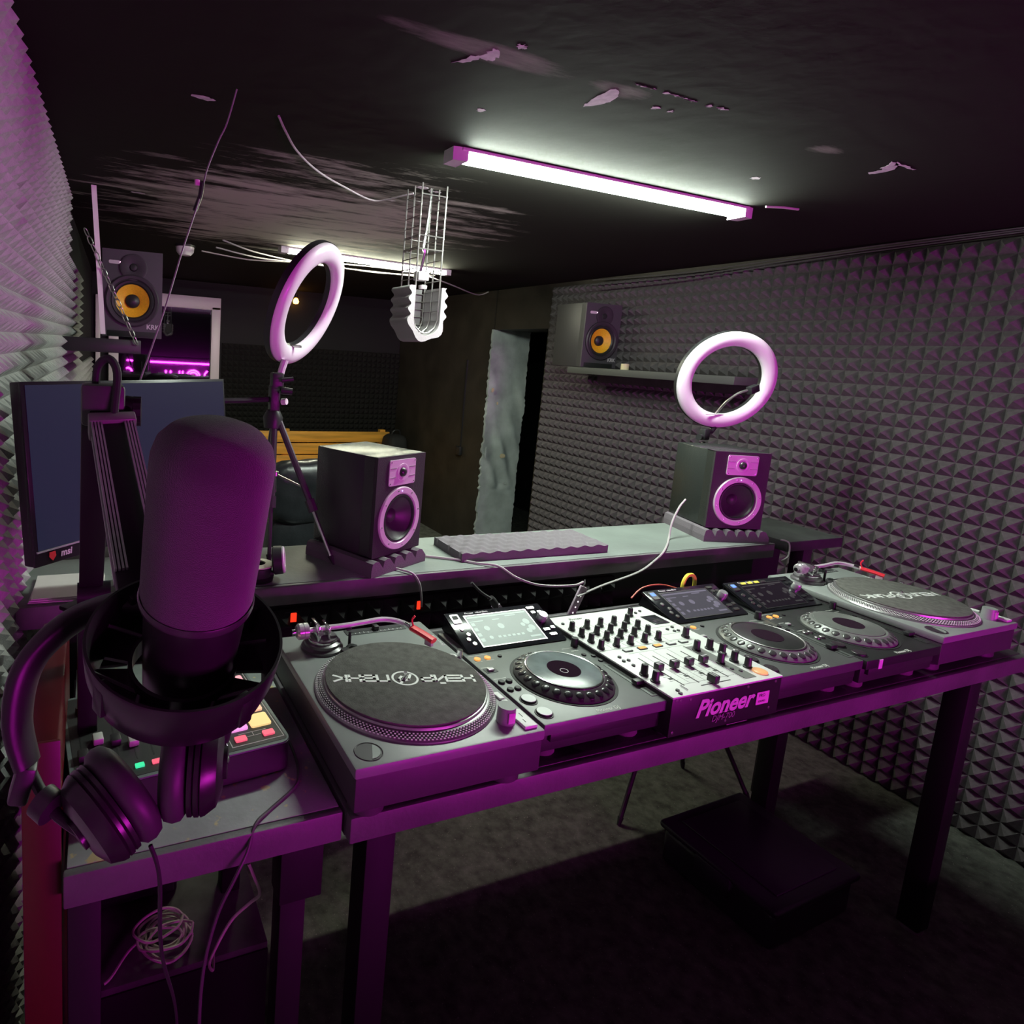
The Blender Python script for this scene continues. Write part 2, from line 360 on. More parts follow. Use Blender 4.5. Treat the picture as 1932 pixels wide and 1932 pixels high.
# ------------------------------------------------------------------ ceiling batten lamps
LMP = mat('lamp_diffuser', (1, 1, 1), .5, emit=(.86, 1., .86), es=LAMP)
LMP2 = mat('lamp_diffuser_far', (1, 1, 1), .5, emit=(.98, 1., .74), es=LAMP2)
def lamp(loc, rz, label, m, ln=1.16):
    t = thing('batten_lamp', label, 'ceiling light', loc, rz, 'batten lamps on the ceiling')
    a = B().prism([(-.030, 0), (.030, 0), (.034, .012), (-.034, .012)], -ln/2, ln/2, M.Rotation(R_(90), 4, 'Y') @ M.Rotation(R_(90), 4, 'Z'))
    b = B().box(-ln/2, -.036, -.010, ln/2, .036, 0, .003); a.b.free(); b.build('housing', WPL, t)
    P = [(.026*cos(R_(q)), -.010-.024*sin(R_(q))) for q in range(0, 181, 15)]
    d = B(); tt = bmesh.new(); Q = [[tt.verts.new((x, p[0], p[1])) for p in P] for x in (-ln/2+.02, ln/2-.02)]
    for k in range(len(P)-1): tt.faces.new((Q[0][k], Q[0][k+1], Q[1][k+1], Q[1][k]))
    tt.faces.new(Q[0][::-1]); tt.faces.new(Q[1]); bmesh.ops.recalc_face_normals(tt, faces=tt.faces)
    d.join(tt).build('diffuser', m, t)
    for s in (-1, 1):
        c = B(); e = s*ln/2
        c.prism([(0, -.034), (0, .034), (.045, .026), (.045, -.026)] if s > 0 else [(0, .034), (0, -.034), (-.045, -.026), (-.045, .026)], -.036, 0)
        c.build('end_cap', WPL, t, (e - s*.02, 0, 0), smooth=0)
    return t
lamp((1.165, .859, Z1), 0, 'bright white batten lamp on the ceiling above the decks, the nearer one', LMP)
lamp((1.235, 2.93, Z1), R_(6), 'yellowish batten lamp on the ceiling far behind the hanging cage', LMP2)
tag(B().tube([(1.74, .765, 1.188), (1.80, .745, 1.19), (1.86, .735, 1.19)], .004, 6).build('lamp_wire', mat('pale_wire', (.55, .5, .5), .5)), 'short pale wire leading from the near lamp end to the ceiling', 'cable')
t = thing('bulb_lamp', 'small warm orange bulb glowing on the far back wall', 'lamp', (1.51, 5.38, 1.10))
B().lathe([(0, -.035), (.022, -.03), (.030, -.01), (.022, .012), (.012, .025), (0, .025)], 16).build('bulb', glow('warm_bulb', (1, .42, .06), 14), t)
B().lathe([(.014, .025), (.016, .06), (0, .06)], 12).box(-.008, 0, .045, .008, .07, .06).build('socket', BLACK, t)

# ------------------------------------------------------------------ neon sign on the wall behind the photographer
t = thing('neon_sign', 'magenta neon sign with a long bar above bent letter tubes on the front wall', 'neon sign', (0, Y0, -.075))
NE = mat('neon_tube', (1, .2, .9), .4, emit=(1., .03, .86), es=NEON)
B().tube([(.56, .09, .175), (2.25, .09, .175)], .013, 10).build('neon_bar', NE, t)
B().tube([(.31, .09, .185), (.49, .09, .175)], .013, 10).build('neon_bar', NE, t)
lt = [[(.30, .01), (.35, .02), (.41, -.04), (.38, -.12), (.34, -.19), (.36, -.28)], [(.54, -.01), (.74, -.20), (.54, -.34)], [(1.12, .0), (1.12, -.24), (1.17, -.31), (1.22, -.24), (1.22, .0)],
      [(1.41, .0), (1.41, -.32)], [(1.48, .0), (1.48, -.32)], [(1.71+.145*cos(k*pi/8), -.12+.145*sin(k*pi/8)) for k in range(17)], [(1.71+.10*cos(k*pi/8), -.12+.10*sin(k*pi/8)) for k in range(17)], [(2.02, .02), (1.96, -.06), (1.96, -.2), (2.02, -.28)]]
for L in lt: B().tube([(x, .09, z) for x, z in L], .012, 8, smooth=3).build('neon_letter', NE, t)
B().box(.20, 0, -.40, 2.35, .018, .28, .004).build('backing_board', MATTE, t)
t = thing('neon_blocker_cabinet', 'unseen low black cabinet added to block low light from the neon sign', 'cabinet', (-.40, -1.95, Z0))  # added out of view to keep neon light off the floor and table legs
B().box(0, 0, .06, 2.9, .50, .68, .004).build('body', MATTE, t)
B().box(-.01, -.01, .68, 2.91, .51, .70, .004).build('cabinet_top', MATTE, t)
for k in range(4): B().box(.02+k*.72, .50, .08, .71+k*.72, .515, .66, .003).build('door', MATTE, t)
for x in (.02, 2.82): B().box(x, .04, 0, x+.06, .10, .06).box(x, .40, 0, x+.06, .46, .06).build('foot_rail', MATTE, t)

# ------------------------------------------------------------------ dj table
LEGM = mat('leg_paint', (.014, .013, .014), .55, spec=.3)
t = thing('dj_table', 'long black steel table carrying the decks and the mixer', 'table', (0, 0, 0))
TZ = -.107
B().box(.02, .045, TZ-.030, 2.06, .60, TZ, .003).build('tabletop', BLKMET, t)
B().box(.012, .030, TZ-.048, 2.075, .052, TZ-.002, .004).build('front_rail', FASC, t)
B().box(.012, .60, TZ-.048, 2.075, .62, TZ-.002, .004).build('back_rail', FASC, t)
B().box(.012, .052, TZ-.05, .03, .60, TZ-.004, .003).build('side_rail', FASC, t)
B().box(2.057, .052, TZ-.05, 2.075, .60, TZ-.004, .003).build('side_rail', FASC, t)
for x, y in ((.085, .115), (.305, .54), (1.975, .10), (1.90, .54)):
    B().box(x, y, Z0+.012, x+.058, y+.058, TZ-.03, .003).build('leg', LEGM, t)
for x, y in ((.085, .115), (.305, .54), (1.975, .10), (1.90, .54)):
    B().cyl((x+.029, y+.029, Z0), (x+.029, y+.029, Z0+.012), .03).build('foot_pad', mat('grey_rubber', (.2, .18, .19), .7), t)

# ------------------------------------------------------------------ side desk
t = thing('side_desk', 'low side desk with worn grey top left of the dj table', 'desk', (0, 0, 0))
DESK = mat('worn_desk_top', (.22, .245, .235), .5, var=.3, vscale=8, bump=.25, bscale=35)
nt = DESK.node_tree; N = nt.nodes; Lk = nt.links; bs = N['Principled BSDF']; src = bs.inputs['Base Color'].links[0].from_socket
tc = N.new('ShaderNodeTexCoord'); bw = N.new('ShaderNodeTexNoise'); bw.inputs['Scale'].default_value = 45; bw.inputs['Detail'].default_value = 8
Lk.new(tc.outputs['Object'], bw.inputs[0])
ba = blob(-.335, .075, .05, .025, 0, .8); bb = blob(-.22, .10, .06, .03, .3, .9)
for b_, col, lo in ((ba, (.42, .36, .18, 1), .62), (bb, (.55, .55, .5, 1), .95)):
    mr = N.new('ShaderNodeMapRange'); mr.inputs[1].default_value = lo; mr.inputs[2].default_value = lo+.06
    Lk.new(mth('ADD', mth('MULTIPLY', b_, .35), bw.outputs[0]), mr.inputs[0])
    q = N.new('ShaderNodeMix'); q.data_type = 'RGBA'; q.inputs[7].default_value = col
    Lk.new(mr.outputs[0], q.inputs[0]); Lk.new(src, q.inputs[6]); src = q.outputs[2]
Lk.new(src, bs.inputs['Base Color'])
B().box(-.398, .062, TZ-.018, .004, .63, TZ, .002).build('desktop', DESK, t)
B().box(-.402, .048, TZ-.052, .006, .0625, TZ-.001, .003).build('front_rail', FASC, t)
B().box(-.402, .0625, TZ-.052, -.386, .62, TZ-.019).build('side_rail', FASC, t)
for x, y in ((-.398, .07), (-.075, .10), (-.398, .56), (-.075, .56)):
    g_ = B().box(x, y, Z0, x+.045, y+.045, TZ-.019, .003)
    g_.build('leg', LEGM, t)
    if x > -.2: B().box(x-.003, y-.003, -.30, x+.072, y+.048, TZ-.0525, .003).build('corner_gusset', LEGM, t)
B().box(-.39, .40, -1.045, .0, .404, -.715).build('kick_panel', MATTE, t)
B().box(-.39, .404, -.72, .0, .90, -.70, .002).build('lower_shelf', mat('dusty_shelf', (.10, .11, .10), .7, var=.3, vscale=20), t)
t = thing('pc_tower', 'black computer case with a pale claw mark under the side desk', 'computer', (-.375, .60, -.70))
B().box(0, 0, 0, .20, .24, .42, .006).build('case', MATTE, t)
B().box(.008, -.006, .01, .192, 0, .41, .003).build('front_panel', BLACK, t)
cl = [[(.062, .20), (.085, .225), (.10, .26)], [(.075, .215), (.105, .235)], [(.095, .225), (.112, .275)], [(.108, .235), (.122, .272)], [(.122, .24), (.132, .262)], [(.135, .25), (.138, .256)]]
B().strokes(cl, .0035, 0, .0012, M.Translation((.028, -.0065, -.085)) @ M.Scale(1.35, 4) @ FACE).build('claw_mark', mat('dim_print', (.22, .2, .2), .6), t)
t = thing('red_panel', 'dark red board standing between the foam wall and side desk', 'board', (-.452, .085, Z0))
B().box(0, 0, 0, .045, .40, 1.12, .004).build('panel', mat('red_lacquer', (.065, .0015, .004), .35, var=.2, vscale=8), t)
B().box(-.002, -.006, 0, .047, 0, 1.125, .002).build('edge_strip', mat('red_edge', (.07, .002, .006), .4), t)

# ------------------------------------------------------------------ bar counter behind the decks
t = thing('bar_counter', 'long grey topped bar counter running behind the decks', 'counter', (0, 0, 0))
BZ = .04
B().box(-.515, .655, BZ-.02, 1.875, .945, BZ, .002).build('countertop', BART, t)
B().box(-.515, .945, BZ-.02, -.06, 1.50, BZ-.001, .002).build('side_leaf', mat('leaf_dark', (.055, .052, .05), .5, var=.2), t)
B().box(-.517, .643, BZ-.052, 1.878, .655, BZ-.001, .002).build('front_fascia', mat('bar_fascia_paint', (.15, .135, .15), .5, var=.15), t)
B().box(-.45, .66, -.26, 1.80, .68, BZ-.02).build('front_panel', MATTE, t)
B().box(-.06, .92, BZ-.052, 1.875, .945, BZ-.02).build('back_rail', FASC, t)
B().box(.12, .905, -.82, 1.80, .919, BZ-.021).build('guest_panel', MATTE, t)
for x in (-.44, .372):
    B().box(x, .685, Z0, x+.05, .735, BZ-.02, .003).build('leg', BLKMET, t)
fs = foam_mesh('foam_strip', .05, 24, 3, .03, mat('dark_foam_strip', (.012, .011, .012), .95))
o = bpy.data.objects.new('foam_strip', fs); C.objects.link(o); o.parent = t; o.location = (-.05, .66, -.175); o.rotation_euler = (R_(90), 0, 0)
t = thing('shelf_slab', 'black slab extending the bar toward the foam wall on the right', 'shelf', (1.955, .648, 0))
B().box(0, 0, BZ-.040, .315, .29, BZ-.002, .003).build('slab', mat('black_slab', (.055, .06, .058), .55, var=.2), t)
B().box(.165, .04, Z0, .215, .09, BZ-.04, .003).build('leg', BLKMET, t)
B().box(-.14, .292, -.80, .43, .305, BZ-.045).build('guest_panel', MATTE, t)

# ------------------------------------------------------------------ turntables
def knurl(n, r, h, seg=28):
    P = []
    for i in range(n*2):
        a = 2*pi*i/(n*2); q = r if i % 2 else r*.94; P.append((q*cos(a), q*sin(a)))
    return P
def cyl_at(x, y, z0, z1, r, n=20, r1=None): return B().cyl((x, y, z0), (x, y, z1), r, r1, n)
TTP = mat('turntable_plate', (.235, .25, .245), .42, var=.08, vscale=12)
PLAT = mat('platter_aluminium', (.42, .42, .42), .32, metal=.8)
TTB = mat('turntable_base', (.06, .052, .06), .55, bump=.1)
def turntable(loc, rz, label):
    t = thing('turntable', label, 'turntable', loc, rz, 'turntables at both ends of the table')
    B().box(0, 0, .088, .353, .453, .107, .004).build('top_plate', TTP, t)
    B().box(.003, .003, .030, .350, .450, .088, .003).build('base', TTB, t)
    for x, y in ((.045, .05), (.308, .05), (.045, .40), (.308, .40)):
        B().lathe([(0, 0), (.026, 0), (.030, .004), (.030, .018), (.024, .022), (.024, .030), (0, .030)], 24).build('foot', TTB, t, (x, y, 0))
    cx, cy = .176, .1865; z = .107
    pt = B().lathe([(.1685, 0), (.1685, .003), (.166, .006), (.1555, .0125), (.152, .0135), (.1515, .0175), (.150, .0185), (0, .0185)], 96).build('platter', PLAT, t, (cx, cy, z))
    d = B()
    for k, (r, zz) in enumerate(((.1655, .0063), (.1630, .0080), (.1600, .0099), (.1572, .0117))):
        n = 150
        for i in range(n):
            a = 2*pi*(i+.5*(k % 2))/n
            d.box(-.0009, -.0015, -.0004, .0009, .0015, .0009, x=M.Rotation(a, 4, 'Z') @ M.Translation((r, 0, zz)) @ M.Rotation(R_(32), 4, 'Y'))
    o = d.build('strobe_dots', mat('strobe_dots', (.75, .72, .74), .4), pt, smooth=0); o['kind'] = 'stuff'
    g_ = B().lathe([(.1640, .0060), (.1642, .0074), (.1562, .0122), (.1560, .0110)], 96).build('strobe_band', mat('strobe_band', (.03, .028, .03), .5), pt)
    cyl_at(cx, cy, z+.0185, z+.034, .0036, 12).build('spindle', CHR, t)
    # start/stop plate, speed buttons, strobe tower
    bb = B().box(.317, .010, z, .343, .062, z+.006, .0015).build('start_stop_button', WHITE, t)
    B().strokes([[(.327, .022), (.327, .030)], [(.332, .038), (.332, .048)]], .0012, z+.006, z+.0064).build('print_mark', MATTE, bb)
    for y in (.075, .102): B().box(.330, y, z, .341, y+.022, z+.004, .001).build('speed_button', WHITE, t)
    k = cyl_at(.300, .042, z, z+.030, .0165, 28, .0155).build('strobe_tower', mat('tower_grey', (.30, .31, .31), .3), t)
    B().box(.293, .025, z+.005, .307, .0275, z+.024, .001).build('strobe_window', mat('tower_glass', (.75, .3, .7), .12), k)
    # 45 adapter well: recessed dark disc with adapter slice
    h_ = B().lathe([(.0235, .0006), (.0225, .0012), (.0215, .0006), (.0215, .0002), (0, .0002)], 36).build('adapter_well', mat('well_dark', (.03, .02, .03), .4), t, (.036, .034, z))
    B().prism([(.019*cos(R_(a)), .019*sin(R_(a))) for a in range(-95, 50, 12)], .0004, .0012).build('adapter_plate', TTP, h_)
    # target light
    cyl_at(.348, .270, z, z+.016, .006, 14).build('target_light', CHR, t)
    B().lathe([(.010, 0), (.010, .001), (.0065, .001), (.0065, 0)], 20, closed=True).build('light_ring', WHITE, t, (.335, .276, z))
    # pitch fader along the back edge
    f = B().box(.155, .421, z, .300, .447, z+.0015, .0005).build('pitch_bed', GREYD, t)
    B().box(.162, .431, z+.0014, .293, .434, z+.0018).build('slot', MATTE, f)
    m_ = B()
    for i in range(13): m_.box(.165+i*.0103, .4235, z+.0014, .1662+i*.0103, .4235+(.006 if i % 3 == 0 else .004), z+.0018)
    m_.build('scale_marks', WHITE, f, smooth=0)
    B().box(.222, .426, z+.0015, .234, .442, z+.012, .002).build('pitch_slider', BLACK, t)
    tt = B(); tt.join(text('Direct Drive', .010, .0003, M.Translation((.343, .350, z+.0003)) @ M.Rotation(R_(90), 4, 'Z'))); tt.build('plate_print', WHITE, t, smooth=0)
    # tonearm assembly
    px, py = .083, .385
    ab = B().lathe([(0, 0), (.044, 0), (.044, .006), (.038, .010), (.038, .016), (.030, .020), (.030, .026), (0, .026)], 36).build('arm_base', mat('arm_base', (.16, .15, .16), .3, metal=.4), t, (px, py, z))
    B().lathe([(.0305, 0), (.0315, .001), (.0315, .006), (.0305, .007)], 36).build('height_ring', CHR, ab, (0, 0, .017))
    g_ = B().box(px-.020, py-.024, z+.024, px-.012, py+.024, z+.058, .002).box(px+.004, py-.022, z+.026, px+.010, py+.022, z+.052, .002).box(px-.02, py-.006, z+.022, px+.010, py+.006, z+.03)
    g_.cyl((px-.014, py-.026, z+.044), (px-.014, py+.026, z+.044), .006, n=12).build('gimbal', CHR, t)
    P = [(px-.036, py-.004, z+.043), (px, py-.003, z+.044), (px+.05, py-.004, z+.045), (px+.095, py-.001, z+.046), (px+.135, py+.003, z+.046), (px+.163, py-.004, z+.044), (px+.182, py-.020, z+.041), (px+.192, py-.042, z+.038)]
    am = B().tube(P, .0056, 10, smooth=5).build('arm_tube', mat('arm_silver', (.8, .76, .8), .22, metal=.35), t)
    B().cyl((px+.183, py-.022, z+.041), (px+.188, py-.034, z+.039), .0065, n=14).build('collar', CHR, am)
    hs = B().tube([(px+.190, py-.038, z+.039), (px+.204, py-.068, z+.035), (px+.214, py-.092, z+.031)], .006, 8, flat=(.0105, .006)).build('headshell', RED, t)
    B().box(-.005, -.008, -.014, .005, .010, -.002, .002, x=M.Translation((px+.209, py-.083, z+.031)) @ M.Rotation(R_(24), 4, 'Z')).build('cartridge', mat('cartridge_silver', (.7, .62, .64), .3), hs)
    B().tube([(px+.192, py-.040, z+.043), (px+.190, py-.036, z+.056), (px+.194, py-.040, z+.066)], .0022, 8, smooth=3).build('finger_lift', RED, hs)
    cw = B().lathe([(0, 0), (.013, 0), (.0165, .002), (.0165, .011), (.015, .012), (.0165, .013), (.0165, .022), (.012, .026), (0, .026)], 28).build('counterweight', mat('counterweight', (.62, .60, .62), .22, metal=.5), t, (px-.034, py-.004, z+.043), (0, R_(-90), 0))
    B().cyl((0, 0, .024), (0, 0, .036), .006, n=12).build('weight_stub', CHR, cw)
    B().tube([(px+.055, py-.016, z), (px+.055, py-.016, z+.036)], .0035, 8).box(px+.049, py-.012, z+.036, px+.061, py+.008, z+.040, .001).build('arm_rest', BLACK, t)
    B().tube([(px+.040, py-.035, z+.004), (px+.052, py-.030, z+.010), (px+.062, py-.036, z+.009)], .006, 8, smooth=3).build('cue_lever', BLACK, t)
    B().lathe([(0, 0), (.011, 0), (.011, .010), (.009, .013), (0, .013)], 20).build('anti_skate_dial', BLACK, t, (px+.035, py-.045, z))
    return t
G = {'N': [[(0, 0), (0, 1), (1, 0), (1, 1)]], 'U': [[(0, 1), (0, 0), (1, 0), (1, 1)]], 'R': [[(0, 0), (0, 1), (1, 1), (1, .45), (0, .45)], [(.5, .45), (1, 0)]],
     'F': [[(0, 0), (0, 1), (1, 1)], [(0, .5), (.8, .5)]], 'H': [[(0, 0), (0, 1)], [(1, 0), (1, 1)], [(0, .5), (1, .5)]], 'E': [[(1, 0), (0, 0)], [(0, .5), (1, .5)], [(0, 1), (1, 1)]],
     'I': [[(0, 1), (0, 0), (1, 1), (1, 0)], [(.35, 1.35), (.65, 1.35)]], 'P': [[(0, 0), (0, 1), (1, 1), (1, .45), (0, .45)]], 'L': [[(0, 0), (0, 1), (1, 1), (1, 0)]],
     'A': [[(0, 1), (1, 1), (1, 0), (0, 0), (0, .5), (1, .5)]], 'K': [[(0, 0), (0, 1)], [(1.1, 1), (.2, .5), (1.1, 0)]]}
def slipmat(loc, rz, left, right, label, rr=.149):
    t = thing('slipmat', label, 'slipmat', loc, rz, 'printed slipmats on the turntables')
    B().lathe([(0, 0), (rr, 0), (rr, .0025), (rr-.001, .003), (0, .003)], 96).build('felt_disc', SLIP, t)
    wd, ht, gap, pitch = .0205, .0205, .0, .0262
    s = B(); Rt = M.Rotation(pi, 4, 'Z')
    def word(w_, x0):
        for i, ch in enumerate(w_):
            L = [[(x0+i*pitch+p[0]*wd, -ht/2+p[1]*ht) for p in q] for q in G[ch]]
            s.strokes(L, .0050, .003, .0034, Rt)
    word(left, -.0265-len(left)*pitch); word(right, .0320)
    n = 40; ro, ri = .0255, .0215
    s.lathe([(ri, .003), (ri, .0034), (ro, .0034), (ro, .003)], 40)
    s.strokes([[(-.012, -.012), (-.006, .004), (.004, .010), (.013, .004), (.006, -.006)], [(-.004, -.010), (.010, .016)]], .005, .003, .0034, Rt)
    s.build('lettering', mat('slipmat_print', (.8, .8, .79), .6), t, smooth=0)
    return t
T1 = (0, 0, TZ); T2 = (1.617, .032, TZ)
tt1 = turntable(T1, 0, 'grey dj turntable at the left end of the table beside the microphone')
dup(tt1, T2, 0, 'grey dj turntable at the far right end of the table')
slipmat((.176, .1865, .0188), R_(-15.5), 'HEIP', 'LAHK', 'black slipmat printed with white lettering upside down on the left turntable')
slipmat((T2[0]+.176, T2[1]+.1865, .0188), R_(-9), 'NEUR', 'FUNK', 'black slipmat printed with white lettering on the far right turntable')

# ------------------------------------------------------------------ media players
SCRM = {}
def screen_mat(name, base, es, bright):
    return mat(name, (.02, .02, .02), .35, spec=.2, emit=base, es=es), mat(name + '_icons', (.02, .02, .02), .35, spec=.2, emit=tuple(min(c*bright, 1) for c in base), es=es)
SA = screen_mat('lit_screen', (.27, .35, .31), .75, 2.1); SB = screen_mat('dim_screen', (.06, .055, .075), 1., 3.0); SC = (mat('dark_screen', (.012, .008, .014), .2), mat('dark_screen_icons', (.05, .045, .05), .3))
def player(loc, rz, label, kind):
    W_, D_, ZT = .302, .385, .085
    dark = kind != 0
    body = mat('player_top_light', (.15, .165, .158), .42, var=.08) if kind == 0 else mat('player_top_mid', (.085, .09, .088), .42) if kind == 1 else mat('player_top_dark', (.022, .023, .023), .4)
    t = thing('media_player', label, 'dj player', loc, rz, 'media players beside the mixer')
    B().box(0, 0, .062, W_, D_, ZT, .003).build('top_shell', body, t)
    B().box(.004, .012, .022, W_-.004, D_-.004, .062, .003).box(.02, .004, .045, W_-.02, .012, .062, .001).build('chassis', mat('player_chassis', (.032, .028, .032), .45), t)
    for x, y in ((.04, .05), (W_-.055, .05), (.04, .33), (W_-.055, .33)):
        B().lathe([(0, 0), (.024, 0), (.026, .003), (.026, .018), (.02, .022), (0, .022)], 20).build('foot', mat('foot_grey', (.13, .11, .12), .5), t, (x, y, 0))
    # raised tilted display block
    a = math.atan2(.043, .115)
    X = M.Translation((.012, .272, ZT)) @ M.Rotation(a, 4, 'X')
    bz = B().prism([(0, 0), (.122, 0), (.122, -.046), (0, 0)][:3], 0, .27, M.Translation((.012, .272, ZT)) @ M.Rotation(a, 4, 'X') @ M.Rotation(R_(90), 4, 'Y') @ M.Rotation(R_(90), 4, 'Z'))
    bz.b.clear(); bz.box(0, 0, -.004, .272, .122, .004, .002, x=X); bz.box(.006, .012, -.040, .266, .118, -.004, x=X)
    bz = bz.build('display_block', mat('display_black', (.012, .012, .016), .15), t)
    sc = B().box(-.086, -.047, 0, .086, .047, .0008).build('screen', (SA, SB, SC)[kind][0], bz, X @ V((.133, .058, .004)), (a, 0, 0), smooth=0)
    ic = B()
    for q in ((-.082, .038, .082, .043), (-.082, .026, -.045, .029), (-.02, .026, .0, .029), (.02, .033, .05, .036)): ic.box(q[0], q[1], .0008, q[2], q[3], .0011)
    for x, y, r in ((-.048, .004, .0075), (-.008, .006, .0085), (.052, .002, .006), (.066, .010, .009), (.070, -.010, .009), (.058, -.018, .007), (-.052, -.024, .005)): ic.lathe([(0, .0011), (r, .0011), (r, .0008)], 16, M.Translation((x, y, 0)))
    for k_ in range(6): ic.box(-.034+k_*.013, -.028, .0008, -.026+k_*.013, -.022, .0011)
    for k_ in range(4): ic.box(-.082, -.034+k_*.016, .0008, -.072, -.024+k_*.016, .0011)
    ic.box(.05, -.038, .0008, .08, -.033, .0011).build('screen_icons', (SA, SB, SC)[kind][1], bz, X @ V((.133, .058, .004)), (a, 0, 0), smooth=0)
    rim = B()
    for q in ((-.0885, -.049, .0885, -.047), (-.0885, .047, .0885, .049), (-.0885, -.047, -.086, .047), (.086, -.047, .0885, .047)): rim.box(q[0], q[1], 0, q[2], q[3], .0012)
    rim.build('screen_rim', STEEL if kind < 2 else MATTE, bz, X @ V((.133, .058, .004)), (a, 0, 0), smooth=0)
    def on(o_b, nm, m, p): return o_b.build(nm, m, bz, X @ V(p), (a, 0, 0))
    on(B().rrect(-.011, -.014, .011, .014, .003, 0, .002), 'usb_slot', STEEL, (.021, .100, .004))
    on(B().rrect(-.007, -.004, .007, .007, .001, 0, .001), 'slot_opening', MATTE if kind == 0 else glow('blue_led', (.15, .3, 1.), 1.2), (.021, .102, .006))
    for k_, (x, y) in enumerate(((.020, .068), (.028, .050), (.021, .036), (.029, .022))): on(B().lathe([(0, 0), (.0055, 0), (.005, .0025), (0, .003)], 14), 'round_button', STEEL, (x, y, .004))
    on(B().lathe([(0, 0), (.0125, 0), (.012, .014), (.0105, .0165), (0, .0165)], 24), 'browse_knob', mat('knob_grey', (.42, .43, .44), .25, metal=.5), (.246, .070, .004))
    for x, y, w_ in ((.238, .108, .022), (.255, .092, .012), (.237, .093, .012), (.238, .036, .018), (.258, .040, .012), (.246, .02, .02)): on(B().rrect(-w_/2, -.004, w_/2, .004, .002, 0, .0022), 'screen_button', STEEL if kind < 2 else BLACK, (x, y, .004))
    on(B().join(text('Pioneer  rekordbox', .008, .0003, M.Identity(4))), 'display_print', WHITE, (.085, .1145, .0042))
    if kind == 2:
        for i in range(4): on(B().rrect(-.0085, -.004, .0085, .004, .001, 0, .0022), 'hot_key', glow('yellow_key', (.75, .70, .12), .8) if i < 3 else STEEL, (.070+i*.028, .110, .004))
    # jog wheel
    jx, jy = .151, .130
    B().lathe([(.107, 0), (.107, .0012), (.102, .0012), (.102, 0)], 72, closed=True).build('jog_bezel', MATTE, t, (jx, jy, ZT))
    jw = B().lathe([(0, 0), (.101, 0), (.101, .004), (.096, .010), (.0835, .016), (.080, .0185), (0, .0185)], 96).build('jog_wheel', mat('jog_rim_%d' % min(kind, 1), (.05, .052, .05) if kind == 0 else (.16, .165, .16), .32), t, (jx, jy, ZT))
    n = 26; dm = B()
    for i in range(n):
        a_ = 2*pi*i/n
        dm.lathe([(.0, .0012), (.005, .0012), (.0078, .0003), (.0088, -.0008)], 12, M.Rotation(a_, 4, 'Z') @ M.Translation((.0905, 0, .0132)) @ M.Rotation(R_(26), 4, 'Y'))
    dm.build('finger_dimples', mat('dimple_%d' % min(kind, 1), (.018, .018, .02) if kind == 0 else (.05, .05, .05), .25), jw)
    if kind < 2: B().lathe([(.0775, 0), (.0785, .0022), (.0765, .003), (.0745, .0022), (.0742, 0)], 80).build('jog_ring', CHR if kind == 0 else STEEL, jw, (0, 0, .0185))
    B().lathe([(0, 0), (.0742, 0), (.0742, .0012), (.073, .0018), (0, .0018)], 72).build('jog_plate', mat('jog_plate_%d' % kind, ((.14, .17, .18), (.03, .03, .031), (.13, .135, .13))[kind], .28, var=.35 if kind == 0 else .1, vscale=25), jw, (0, 0, .0185))
    B().lathe([(0, 0), (.034, 0), (.034, .0008), (0, .0008)], 48).build('jog_display', mat('jog_display', (.02, .008, .018), .12), jw, (0, 0, .0203))
    if kind == 0: B().lathe([(.0085, 0), (.0085, .0004), (.0076, .0004), (.0076, 0)], 24, closed=True).build('jog_mark', WHITE, jw, (-.006, -.008, .0211))
    # controls
    for y in (.078, .032):
        b_ = B().lathe([(0, 0), (.0175, 0), (.0175, .0015), (.0150, .0015), (.0150, .004), (.0138, .005), (0, .005)], 32).build('play_button' if y < .05 else 'cue_button', BLACK, t, (.024, y, ZT))
        B().lathe([(0, 0), (.0142, 0), (.0138, .0008), (0, .0010)], 32).build('button_face', mat('button_silver', (.85, .88, .88), .3) if kind == 0 else CHR, b_, (0, 0, .0045))
    for x, y in ((.012, .148), (.030, .148), (.012, .119), (.030, .119)):
        B().lathe([(0, 0), (.0072, 0), (.0066, .004), (.0055, .0048), (0, .0048)], 18).build('search_button', BLACK if kind == 0 else STEEL, t, (x, y, ZT))
    for x in (.019, .045): B().lathe([(0, 0), (.0072, 0), (.0068, .003), (0, .0034)], 20).build('hot_cue_button', LED_O, t, (x, .246, ZT))
    B().lathe([(0, 0), (.005, 0), (.0045, .003), (0, .003)], 16).build('round_button', BLACK, t, (.077, .246, ZT))
    l_ = B().rrect(.006, .188, .034, .206, .002, ZT, ZT+.0008).build('lever_bed', GREYD, t); B().box(.012, .192, ZT+.0008, .026, .201, ZT+.006, .001).build('lever', mat('lever_silver', (.6, .6, .6), .3, metal=.4), l_)
    for x, y in ((.288, .190), (.288, .168), (.27, .20)): B().lathe([(0, 0), (.0055, 0), (.005, .003), (0, .003)], 16).build('round_button', BLACK, t, (x, y, ZT))
    B().cyl((.281, .243, ZT), (.281, .243, ZT+.020), .0085, .0075, 20).build('jog_adjust_knob', BLACK, t)
    B().box(.279, .020, ZT, .300, .150, ZT+.001).build('tempo_bed', body, t)
    B().box(.286, .024, ZT+.001, .291, .146, ZT+.0014).build('tempo_slot', MATTE, t)
    B().box(.276, .056, ZT+.002, .301, .072, ZT+.012, .003).box(.286, .060, ZT+.001, .291, .068, ZT+.003).build('tempo_slider', BLACK, t)
    if kind == 2: B().box(.046, -.0012, .060, .060, .0, .083).build('front_sticker', mat('sticker_pale', (.8, .7, .8), .5), t)
    pm = B()
